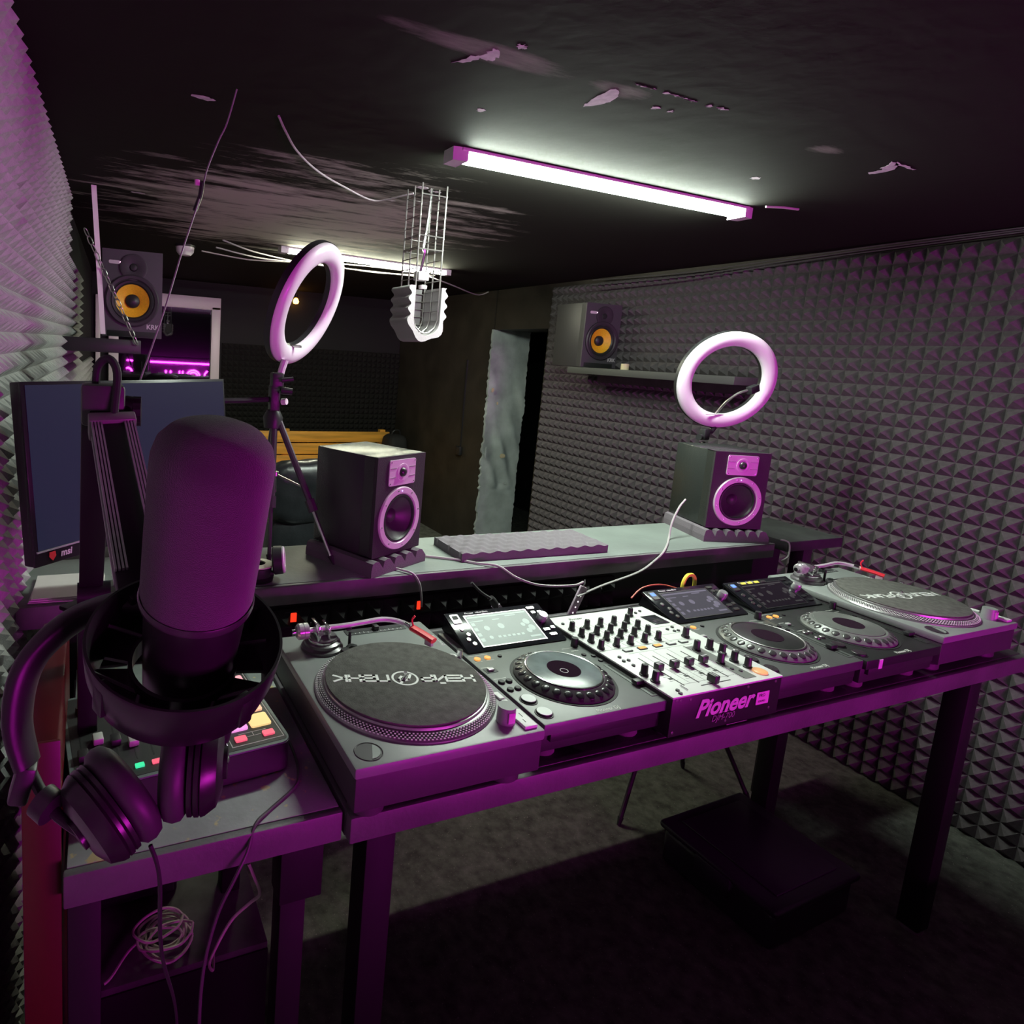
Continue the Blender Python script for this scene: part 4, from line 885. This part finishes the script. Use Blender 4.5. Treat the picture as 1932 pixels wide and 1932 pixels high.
# ------------------------------------------------------------------ microphone, shock mount, boom arm, headphones
mt, mb = V((-.292, -.383, .557)), V((-.295, -.342, .436)); ax = (mt-mb).normalized(); me_ = V((-.296, -.316, .352))
t = thing('microphone', 'large studio microphone with dark foam windscreen in the foreground', 'microphone', (0, 0, 0))
WS = mat('windscreen_foam', (.09, .072, .09), .95, bump=.8, bscale=1500, spec=.1, sheen=.35)
tb = B().lathe([(0, -.004), (.034, -.004), (.0385, .0), (.0402, .006), (.0405, .05), (.0405, .105), (.0400, .114), (.0375, .123), (.032, .1295), (.024, .1335), (.012, .1355), (0, .136)], 72, axis(mb-ax*.0, ax))
ws = tb.build('windscreen', WS, t, smooth=80)
B().lathe([(.041, -.002), (.0415, .001), (.0405, .0035)], 72, axis(mb, ax)).build('windscreen_rim', mat('rim_gloss', (.05, .04, .05), .25), ws)
B().lathe([(0, -.110), (.024, -.110), (.032, -.100), (.034, -.070), (.0365, -.020), (.0345, -.004), (0, -.004)], 48, axis(mb, ax)).build('body', mat('mic_body', (.016, .014, .016), .35), t)
rc = V((-.300, -.331, .403))
t = thing('shock_mount', 'wide black ring shock mount around the microphone body', 'shock mount', (0, 0, 0))
MRg = mat('mount_black', (.018, .016, .018), .3)
XR = axis(rc, ax)
B().lathe([(.0695, 0), (.0715, 0), (.0720, -.002), (.0700, -.024), (.0655, -.040), (.0630, -.043), (.0610, -.041), (.0665, -.022), (.0690, -.003)], 96, XR, closed=True).build('outer_ring', MRg, t)
B().lathe([(.0375, -.026), (.0405, -.026), (.0405, -.042), (.0375, -.042)], 48, XR, closed=True).build('inner_ring', MRg, t)
for i in range(4):
    a0 = i*pi/2+.45; P = [(.0395*cos(a0+q), .0395*sin(a0+q)) for q in (-.70, -.3, 0, .3, .70)]+[(.0635*cos(a0+q), .0635*sin(a0+q)) for q in (.68, .3, 0, -.3, -.68)]
    B().prism(P, -.040, -.037, XR).build('web', MRg, t)
for i in range(4):
    a0 = i*pi/2+.45
    for s in (-1, 1):
        p_ = XR @ V((.038*cos(a0), .038*sin(a0), -.036)); q_ = XR @ V((.066*cos(a0+s*.42), .066*sin(a0+s*.42), -.022))
        B().tube([p_, q_], .0016, 6).build('elastic_cord', mat('cord_grey', (.10, .08, .10), .7), t)
    p_ = XR @ V((.067*cos(a0), .067*sin(a0), -.020)); B().box(-.005, -.006, -.012, .005, .006, .012, .002, x=M.Translation(p_) @ XR.to_quaternion().to_matrix().to_4x4() @ M.Rotation(a0, 4, 'Z')).build('cord_post', MRg, t)
t = thing('boom_arm', 'black two-part boom arm rising beside the monitor and holding the microphone', 'boom arm', (0, 0, 0))
el = V((-.348, .017, .537)); wr_ = V((-.322, -.222, .395)); jt = V((-.368, .290, .205)); bs_ = V((-.373, .30, TZ))
AM = mat('arm_black', (.012, .011, .012), .4, spec=.25)
def beam(a, b, w_, h_, m, name, par, off=V(), bev=.002):
    d = (b-a); xx = axis(a+off, d, 0); up = xx.to_3x3() @ V((1, 0, 0))
    # keep the wide side horizontal
    z = d.normalized(); hx = V((1, 0, 0)); hx = (hx - z*hx.dot(z)).normalized(); hy = z.cross(hx)
    mm_ = M.Translation(a+off) @ M((hx, hy, z)).transposed().to_4x4()
    return B().box(-w_/2, -h_/2, 0, w_/2, h_/2, d.length, bev, x=mm_).build(name, m, par), mm_
o_, mu = beam(el, wr_, .046, .018, AM, 'upper_arm', t)
ARMS = mat('arm_rail', (.62, .64, .62), .3, metal=.6)
Lu = (wr_-el).length
for s in (-1, 1):
    rb = B()
    for k in range(4): rb.box(s*.0175-.0058+k*.0032, -.0125, .045, s*.0175-.0058+k*.0032+.0020, -.0085, Lu-.02, x=mu); rb.box(s*.0175-.0058+k*.0032, .0085, .045, s*.0175-.0058+k*.0032+.0020, .0125, Lu-.02, x=mu)
    rb.build('rail', ARMS, o_, smooth=0)
B().box(-.0255, -.016, .030, .0255, .014, .046, .002, x=mu).build('cable_strap', mat('strap_grey', (.16, .15, .15), .5), o_)
o2_, ml = beam(jt, el+V((-.012, .012, 0)), .036, .030, AM, 'lower_arm', t)
B().box(-.024, -.024, -.026, .024, .020, .022, .005, x=M.Translation(el+V((-.006, 0, .004)))).build('elbow', mat('elbow_grey', (.045, .046, .045), .5, bump=.2), t)
kb = B().cyl(el+V((.018, .002, -.004)), el+V((.030, -.002, -.006)), .017, n=28).prism([(p[0], p[1]) for p in knurl(14, .018, .01)], 0, .009, axis(el+V((.028, -.001, -.006)), V((1, -.1, 0)))).build('elbow_knob', AM, t)
B().tube([el+V((-.014, .0, .012)), el+V((-.012, -.006, .045)), el+V((.000, -.012, .056)), el+V((.009, -.020, .040)), el+V((.006, -.030, .0)), el+V((.004, -.040, -.03))], .0048, 10, smooth=5).build('cable_loop', MATTE, t)
B().cyl(jt+V((-.02, -.022, 0)), jt+V((.03, -.022, 0)), .020, n=24).build('joint_barrel', AM, t)
B().box(-.016, -.016, 0, .016, .016, (jt-bs_).length, .004, x=M.Translation(bs_)).build('post', AM, t)
B().box(-.03, -.03, 0, .03, .03, .014, .003, x=M.Translation(bs_)).build('base_clamp', BLKMET, t)
B().tube([wr_, V((-.318, -.255, .378)), rc - ax*.02 + V((-.0, .069, .0))], .011, 10).build('mic_bracket', AM, t)
# headphones hanging on the mount
t = thing('headphones', 'black over-ear headphones hanging under the microphone', 'headphones', (0, 0, 0))
HB = mat('headband_vinyl', (.022, .018, .022), .42); PAD = mat('ear_pad', (.055, .048, .056), .5)
bandp = [(-.410, -.303, .300), (-.417, -.293, .330), (-.412, -.280, .362), (-.394, -.271, .384), (-.366, -.258, .396), (-.330, -.258, .400), (-.295, -.264, .388), (-.272, -.280, .358), (-.263, -.300, .322), (-.268, -.308, .296)]
tb = bmesh.new(); pts = catmull([V(p) for p in bandp], 6); rings = []
vw = V((.35, .88, -.25)).normalized()      # band's broad direction
for i, p in enumerate(pts):
    d = (pts[min(i+1, len(pts)-1)]-pts[max(i-1, 0)]).normalized(); b_ = (vw - d*vw.dot(d)).normalized(); a_ = d.cross(b_)
    u_ = i/(len(pts)-1); wv = .015+.006*sin(pi*u_); th = .0075+.003*sin(pi*u_)
    rings.append([tb.verts.new(p + b_*wv*cos(q) + a_*th*sin(q)) for q in [2*pi*k/14 for k in range(14)]])
for A_, B_ in zip(rings, rings[1:]):
    for k in range(14): tb.faces.new((A_[k], A_[(k+1) % 14], B_[(k+1) % 14], B_[k]))
tb.faces.new(rings[0][::-1]); tb.faces.new(rings[-1]); bmesh.ops.recalc_face_normals(tb, faces=tb.faces)
B().join(tb).build('headband', HB, t, smooth=70)
def ear(c_, n_, yk, side):
    c_ = V(c_); n_ = V(n_).normalized(); X_ = axis(c_, n_)
    sc_ = M.Diagonal((1, 1, 1, 1))
    cup = B().lathe([(0, -.026), (.020, -.026), (.031, -.022), (.0365, -.014), (.0375, -.011), (.0360, -.010), (.0375, -.009), (.0375, -.006), (.0358, -.005), (.0372, -.004), (.0372, -.001), (0, -.001)], 56, X_).build('ear_cup', mat('cup_black', (.022, .018, .022), .3), t)
    B().lathe([(.0185, .004), (.021, .001), (.034, 0), (.0395, .004), (.0410, .010), (.0395, .016), (.033, .020), (.026, .019), (.0205, .014), (.0185, .004)], 56, X_).build('ear_pad', PAD, t, smooth=80)
    B().lathe([(0, .003), (.0205, .003)], 32, X_).build('pad_cloth', MATTE, cup)
    B().tube([V(yk), V(yk)*.5+(c_-n_*.03)*.5+V((0, 0, -.006)), c_ - n_*.025], .004, 10, smooth=4, flat=(.0045, .0035)).build('yoke', HB, t)
    B().cyl(c_-n_*.024, c_-n_*.029, .012, n=24).build('pivot', mat('cup_black', (.022, .018, .022), .3), cup)
ear((-.352, -.326, .271), (.82, .40, .40), bandp[0], 0)
ear((-.293, -.318, .287), (-.95, .25, .0), bandp[-1], 1)
B().box(-.007, -.010, -.018, .007, .010, .012, .003, x=M.Translation((-.412, -.305, .292)) @ M.Rotation(R_(15), 4, 'Y')).cyl((-.400, -.318, .280), (-.392, -.326, .276), .012, n=20).build('hinge', mat('hinge_grey', (.03, .027, .03), .4), t)
B().tube([(-.325, -.345, .245), (-.318, -.345, .215), (-.31, -.30, .10), (-.27, -.12, -.20), (-.26, -.05, -.50), (-.24, .02, -.80)], .0018, 6, smooth=8).build('headphone_cable', MATTE, t)

# ------------------------------------------------------------------ hanging cage with foam
t = thing('hanging_cage', 'wire cage hanging from the ceiling with grey foam wrapped around its lower end', 'wire cage', (.715, 1.262, 0))
wr3 = .0028; hx = .048; d0, d1 = -.055, .055
RODM = mat('rod_metal', (.30, .28, .28), .35, metal=.8)
def U(y, w0, zt, zb): return [(-w0, y, zt), (-w0, y, zb+.05), (-w0*.8, y, zb+.022), (-w0*.35, y, zb+.004), (0, y, zb), (w0*.35, y, zb+.004), (w0*.8, y, zb+.022), (w0, y, zb+.05), (w0, y, zt)]
for y in (d0, 0, d1): B().tube(U(y, hx, Z1, .700), wr3, 6).build('cage_wire', RODM, t)
for k in range(13):
    z = .745+k*.035; B().tube([(-hx, d0-.004, z), (-hx, d1, z)], .002, 5).tube([(hx, d0-.004, z), (hx, d1, z)], .002, 5).build('rung', RODM, t)
for k in range(5):
    z = .735+k*.027; B().tube([(-hx, d1, z), (hx, d1, z)], .002, 5).build('grid_wire', STEEL, t)
B().tube([(0, d1, .71), (0, d1, .87)], .002, 5).build('grid_wire', STEEL, t)
B().box(-.04, d1+.003, .72, .04, d1+.012, .86).build('back_plate', mat('plate_grey', (.13, .125, .13), .6), t)
B().tube([(.016, .0, Z1), (.012, 0, 1.10), (-.004, -.01, 1.0), (.002, -.01, .98), (-.008, 0, .90)], .0055, 8, smooth=3).build('threaded_rod', CHR, t)
B().box(-.02, -.02, .885, .022, .02, .915, .002).build('junction_box', mat('jb_grey', (.4, .38, .38), .5), t)
B().lathe([(0, 0), (.014, 0), (.016, .012), (0, .016)], 16, M.Translation((.002, -.015, .855))).build('lamp_socket', mat('socket_pale', (.5, .45, .48), .4), t)
for z in (1.165, 1.03, .985): B().tube([(-hx, d0, z), (hx, d0, z), (hx, d1, z), (-hx, d1, z), (-hx, d0, z)], .0022, 5).build('cross_tie', RODM, t)
# wavy foam U
o_t = bmesh.new(); P = []; NN = 60
for i in range(NN+1):
    s = i/NN
    if s < .36: p = V((-hx-.003, 0, .860-(s/.36)*.115)); nn_ = V((-1, 0, 0))
    elif s > .64: p = V((hx+.003, 0, .745+((s-.64)/.36)*.115)); nn_ = V((1, 0, 0))
    else:
        a_ = pi + (s-.36)/.28*pi; p = V(((hx+.003)*cos(a_), 0, .745+.052*sin(a_))); nn_ = V((cos(a_), 0, sin(a_)))
    th = .020+.006*sin(s*2*pi*9); P.append((p, p+nn_*th))
R1 = []
for (a_, b_) in P: R1.append([o_t.verts.new(a_+V((0, d0-.012, 0))), o_t.verts.new(b_+V((0, d0-.012, 0))), o_t.verts.new(b_+V((0, d1+.02, 0))), o_t.verts.new(a_+V((0, d1+.02, 0)))])
for A_, B_ in zip(R1, R1[1:]):
    for k in range(4): o_t.faces.new((A_[k], A_[(k+1) % 4], B_[(k+1) % 4], B_[k]))
o_t.faces.new(R1[0]); o_t.faces.new(R1[-1][::-1]); bmesh.ops.recalc_face_normals(o_t, faces=o_t.faces)
B().join(o_t).build('foam_wrap', mat('foam_wrap', (.33, .31, .32), .9, bump=.3, bscale=200), t, smooth=50)

# ------------------------------------------------------------------ ceiling cables and detector
CB = mat('pale_cable', (.45, .42, .43), .5); CBD = mat('dark_cable', (.08, .075, .08), .5)
def cable(pts, r, label, m=CB, name='cable', group=None, sm=6):
    return tag(B().tube(pts, r, 7, smooth=sm).build(name, m), label, 'cable', group)
cd_ = thing('hanging_cable', 'grey cable dangling from the ceiling down behind the monitor', 'cable', (0, 0, 0))
P = [V(p) for p in ((-.060, .760, 1.198), (-.075, .790, 1.13), (-.092, .80, 1.09), (-.118, .79, 1.02), (-.136, .761, .953), (-.180, .704, .822), (-.225, .645, .677), (-.285, .60, .50))]
B().tube(P, .0020, 7, smooth=5).build('wire', mat('wire_grey', (.25, .24, .25), .5), cd_)
B().tube([P[4]+V((.004, 0, .03)), P[4], P[4]+V((-.012, 0, -.035))], .0055, 8).build('inline_plug', BLACK, cd_)
B().tube([P[4]+V((-.008, 0, .022)), P[4]+V((-.008, 0, .034))], .006, 8).build('plug_tip', mat('pink_plug', (.8, .4, .7), .4), cd_)
cable([(.07, .87, 1.197), (.115, .956, 1.190), (.189, 1.091, 1.188), (.302, 1.236, 1.185), (.445, 1.366, 1.185), (.61, 1.48, 1.185), (.667, 1.36, 1.187), (.69, 1.32, 1.190)], .0032, 'pale cable stapled along the worn ceiling toward the hanging cage')
for k, pts in enumerate(([(.304, 2.861), (.522, 3.02), (.847, 3.218), (.929, 3.15), (1.273, 3.06), (1.597, 3.198)], [(.259, 3.321), (.56, 3.32), (.839, 3.193), (1.138, 3.216), (1.458, 3.241), (1.852, 3.207)], [(.30, 3.05), (.6, 3.14), (.9, 3.10), (1.2, 3.16), (1.6, 3.15), (1.8, 3.3)])):
    cable([(x, y, 1.195-(.02 if 0 < i < 5 else 0)-.008*k) for i, (x, y) in enumerate(pts)], .0045, 'grey cable strung under the ceiling behind the far lamp, ' + ('nearest the camera', 'farthest from the camera', 'the middle one of three')[k], group='cables strung behind the far lamp')
cable([(1.50, 3.0, 1.16), (1.60, 2.95, 1.15), (2.0, 3.25, 1.145), (2.55, 3.74, 1.15), (2.70, 3.80, 1.19)], .005, 'white cable running from the far lamp toward the doorway wall')
for k in range(3):
    cable([(2.655-.012*k, 2.55, 1.18-.03*k), (2.66, 1.9, 1.165-.02*k), (2.66, 1.4, 1.175-.012*k), (2.665, .9, 1.19-.01*k), (2.67, .3, 1.195-.006*k)], .003, 'thin dark cable along the top of the right foam wall, ' + ('the highest', 'the middle one', 'the lowest')[k], CBD, group='cables along the right wall top')
t = thing('smoke_detector', 'small white smoke detector on the ceiling behind the dangling cable', 'smoke detector', (.15, 3.25, Z1-.03))
B().lathe([(0, -.035), (.035, -.030), (.052, -.010), (.055, .018), (0, .018)], 32).build('cap', WPL, t)
B().lathe([(.060, .018), (.060, .030), (0, .030)], 32).build('base', BLACK, t)

# ------------------------------------------------------------------ cables and small things around the bar
cable([(.455, .86, .05), (.50, .80, .046), (.531, .767, .0445), (.609, .717, .0445), (.653, .675, .0445), (.699, .638, .045), (.74, .603, .020), (.811, .586, -.002), (.909, .567, -.004), (.954, .574, 0)], .0035, 'grey cable from the left speaker over the bar edge', CB)
cable([(1.60, .80, .17), (1.555, .785, .145), (1.515, .772, .095), (1.490, .755, .0455), (1.42, .70, .0455), (1.335, .640, .043), (1.30, .636, .02), (1.221, .625, -.01), (1.062, .61, -.035), (.951, .587, -.05)], .0035, 'grey cable hanging from the right speaker over the bar edge', CB)
cable([(.385, .70, .045), (.410, .665, .046), (.430, .640, .042), (.447, .632, .015), (.455, .632, -.02), (.458, .632, -.05)], .003, 'short cable dropping from the left speaker pad to a red switch', CB)
cable([(1.93, .66, .045), (1.955, .645, .035), (1.955, .640, -.01), (1.93, .645, -.03)], .003, 'thin cable looped over the gap beside the black slab', CB)
t = thing('power_switch', 'glowing red rocker switch under the bar by the microphone', 'switch', (.095, .638, -.045), 0, 'red power switches under the bar')
B().box(-.013, 0, -.012, .013, .012, .012, .002).build('rocker', LED_R, t); B().box(-.017, .002, -.016, .017, .02, .016, .002).build('frame', BLACK, t)
dup(t, (.461, .638, -.048), 0, 'small glowing red switch under the bar above the turntable arm')
t = thing('usb_hub', 'slim silver hub with four lit dots hanging below the bar', 'hub', (.965, .60, -.070))
Xh = M.Rotation(R_(24), 4, 'Y')
B().box(-.014, -.004, -.048, .014, .004, .048, .003, x=Xh).build('case', SPR, t)
for k in range(4): B().lathe([(.0022, .004), (0, .005)], 8, Xh @ M.Translation((0, 0, .018-k*.018)) @ FACE).build('led', glow('white_led', (1, .9, .9), 4), t)
B().tube([V((.018, 0, .046)), V((.022, .0, .052)), V((.03, .01, .06))], .002, 6).build('lead', CBD, t)
t = thing('cable_plug', 'metal jack connector hanging under the bar', 'plug', (.656, .59, -.035))
Xp = M.Rotation(R_(-40), 4, 'Y')
B().lathe([(0, -.02), (.010, -.02), (.011, .0), (.009, .012), (0, .012)], 16, Xp).build('plug_body', BLKMET, t)
B().box(-.010, -.009, -.040, -.004, .009, -.018, x=Xp).box(.004, -.009, -.040, .010, .009, -.018, x=Xp).build('plug_fork', SPR, t)
B().tube([Xp @ V((0, 0, .01)), Xp @ V((-.01, .01, .04)), V((-.06, .02, .05))], .004, 7, smooth=3).build('lead', CBD, t)
cable([(1.186, .435, -.02), (1.190, .44, .024), (1.210, .445, .045), (1.238, .45, .042), (1.262, .46, .018), (1.275, .47, -.03)], .0055, 'yellow patch cable looping up between the two right players', mat('yellow_cable', (.85, .75, .08), .4))
cable([(1.00, .44, .0), (1.05, .45, .022), (1.12, .45, .024), (1.18, .43, .01)], .0022, 'thin red cable behind the dim screen player', mat('red_cable', (.6, .12, .08), .4))
cable([(-.025, .32, TZ+.003), (-.028, .20, TZ+.003), (-.039, .145, TZ+.003), (-.057, .118, TZ+.003), (-.107, .082, TZ+.003), (-.135, .058, TZ+.004), (-.150, .040, -.13), (-.170, .03, -.16), (-.196, .03, -.22), (-.214, .03, -.32), (-.216, .03, -.50), (-.215, .03, -1.045)], .0028, 'thin grey cable sliding over the side desk edge to the floor', CBD)
WC = mat('white_cable', (.72, .68, .62), .5)
cable([(-.105, .20, -.300), (-.096, .20, -.325), (-.082, .20, -.368), (-.098, .21, -.392), (-.130, .22, -.43), (-.154, .25, -.52), (-.150, .30, -.60), (-.13, .36, -.68), (-.12, .41, -.694)], .003, 'white cable hanging below the side desk rail', WC)
t = thing('cable_coil', 'tangled white cable coil on the low shelf under the desk', 'cable coil', (-.218, .465, -.694))
rnd = random.Random(5)
for k in range(7):
    a0 = rnd.uniform(-.5, .5); rx, ry = rnd.uniform(.035, .055), rnd.uniform(.028, .07); ox, oy = rnd.uniform(-.012, .012), rnd.uniform(-.015, .02)
    P = [(ox+rx*cos(q)*cos(a0)-ry*sin(q)*sin(a0), oy+rx*cos(q)*sin(a0)+ry*sin(q)*cos(a0), .004+k*.004+.008*abs(sin(q*1.5+k))) for q in [2*pi*j/10+rnd.uniform(-.1, .1) for j in range(11)]]
    B().tube(P, .003, 6, smooth=4).build('cable_loop', WC, t)
B().tube([(-.04, .02, .01), (-.075, .0, .006), (-.11, -.045, .004), (-.125, -.055, .003)], .003, 6, smooth=4).build('loose_end', WC, t)

# ------------------------------------------------------------------ crate on the floor
t = thing('storage_crate', 'black plastic lidded crate on the floor beneath the decks', 'crate', (1.455, .20, Z0), R_(2))
CRM = mat('crate_plastic', (.030, .030, .036), .28)
B().box(.012, .012, 0, .408, .388, .125, .02, 3).build('bin', CRM, t)
B().box(0, 0, .122, .42, .40, .150, .012, 3).build('lid', CRM, t)
B().box(.06, .04, .150, .36, .36, .156, .003).build('lid_panel', CRM, t)
for x in (.0, .40): B().box(x-.004, .14, .07, x+.024, .26, .135, .006).build('latch', CRM, t)

# ------------------------------------------------------------------ armchair and bench in the background
def pillow(w_, d_, h_, seg=10, wr=.008, seed=0):
    t = bmesh.new(); bmesh.ops.create_cube(t, size=1); bmesh.ops.subdivide_edges(t, edges=list(t.edges), cuts=seg, use_grid_fill=True)
    rnd = random.Random(seed); ph = [rnd.uniform(0, 6) for _ in range(6)]
    for v in t.verts:
        c = v.co*2; L = (abs(c.x)**4+abs(c.y)**4+abs(c.z)**4)**.25; m_ = max(abs(c.x), abs(c.y), abs(c.z)); c = c/L if L else c
        wv = 1+wr/.1*(.5*sin(5*c.x+ph[0]+3*c.z)+.35*sin(9*c.z+ph[1]+4*c.x)+.25*sin(14*c.x+ph[2]+7*c.y))*.35
        v.co = V((c.x*w_/2, c.y*d_/2*wv, c.z*h_/2*(1+.02*sin(11*c.x+ph[3]))))
    return t
t = thing('office_armchair', 'glossy black leather office chair behind the bar', 'chair', (.62, 1.75, Z0), R_(8))
B().join(pillow(.50, .17, .30, 10, .016, 1), M.Translation((0, .18, 1.02)) @ M.Rotation(R_(-8), 4, 'X')).build('headrest', LEATH, t, smooth=80)
B().join(pillow(.50, .15, .50, 10, .010, 2), M.Translation((0, .15, .70)) @ M.Rotation(R_(-6), 4, 'X')).build('backrest', LEATH, t, smooth=80)
B().join(pillow(.52, .50, .15, 10, .008, 3), M.Translation((0, -.10, .46))).build('seat', LEATH, t, smooth=80)
for s in (-1, 1): B().tube([(s*.28, .12, .50), (s*.30, .05, .68), (s*.30, -.18, .68), (s*.27, -.22, .48)], .028, 10, smooth=5).build('armrest', LEATH, t)
B().cyl((0, -.05, .10), (0, -.05, .40), .03).build('gas_lift', CHR, t)
for k in range(5):
    a_ = 2*pi*k/5; lg = B().tube([(0, -.05, .12), (.28*cos(a_), -.05+.28*sin(a_), .07)], [.025, .015], 8).build('base_spoke', BLACK, t)
    B().cyl((.28*cos(a_)-.012, -.05+.28*sin(a_), .03), (.28*cos(a_)+.012, -.05+.28*sin(a_), .03), .03, n=14).build('caster', BLACK, lg)
cable([(.345, 1.10, .25), (.350, 1.10, .13), (.352, 1.10, .10), (.362, 1.10, .088), (.40, 1.10, .083), (.44, 1.08, .06), (.45, .96, .046), (.452, .93, .045)], .0028, 'thin pale cable hanging behind the left speaker', CB)
WOOD = mat('pine_planks', (.92, .44, .07), .5, var=.25, vscale=7, bump=.1)
nt = WOOD.node_tree
for n_ in nt.nodes:
    if n_.type == 'TEX_NOISE' and n_.inputs['Scale'].default_value == 7:
        mpn = nt.nodes.new('ShaderNodeMapping'); mpn.inputs['Scale'].default_value = (.35, 1, 5)
        tc_ = [q for q in nt.nodes if q.type == 'TEX_COORD'][0]; nt.links.new(tc_.outputs['Object'], mpn.inputs[0]); nt.links.new(mpn.outputs[0], n_.inputs['Vector'])
t = thing('wooden_bench', 'wooden plank bench against the far back wall', 'bench', (0, 5.0, 0))
for k in range(3): B().box(.30, .20, -.300-.122*k, 2.56, .225, -.190-.122*k, .003).build('plank', WOOD, t)
for k in range(3): B().box(.30, -.25+.14*k, -.64, 2.56, -.12+.14*k, -.615, .003).build('seat_plank', WOOD, t)
for x in (.35, 1.4, 2.46): B().box(x, -.22, Z0, x+.06, -.16, -.64).box(x, .225, Z0, x+.06, .28, -.17).build('leg', WOOD, t)
t = thing('black_bag', 'dark fabric bag on the right end of the bench', 'bag', (2.55, 5.05, -.36))
B().join(pillow(.22, .26, .34, 6, .01, 5), M.Translation((0, 0, .0))).box(-.06, -.1, -.26, .06, .1, -.1).build('bag_body', mat('bag_fabric', (.02, .02, .022), .8), t, smooth=80)
B().tube([(-.05, -.02, .16), (-.03, -.03, .21), (.03, -.03, .21), (.05, -.02, .16)], .008, 6, smooth=4).build('handle', BLACK, t)
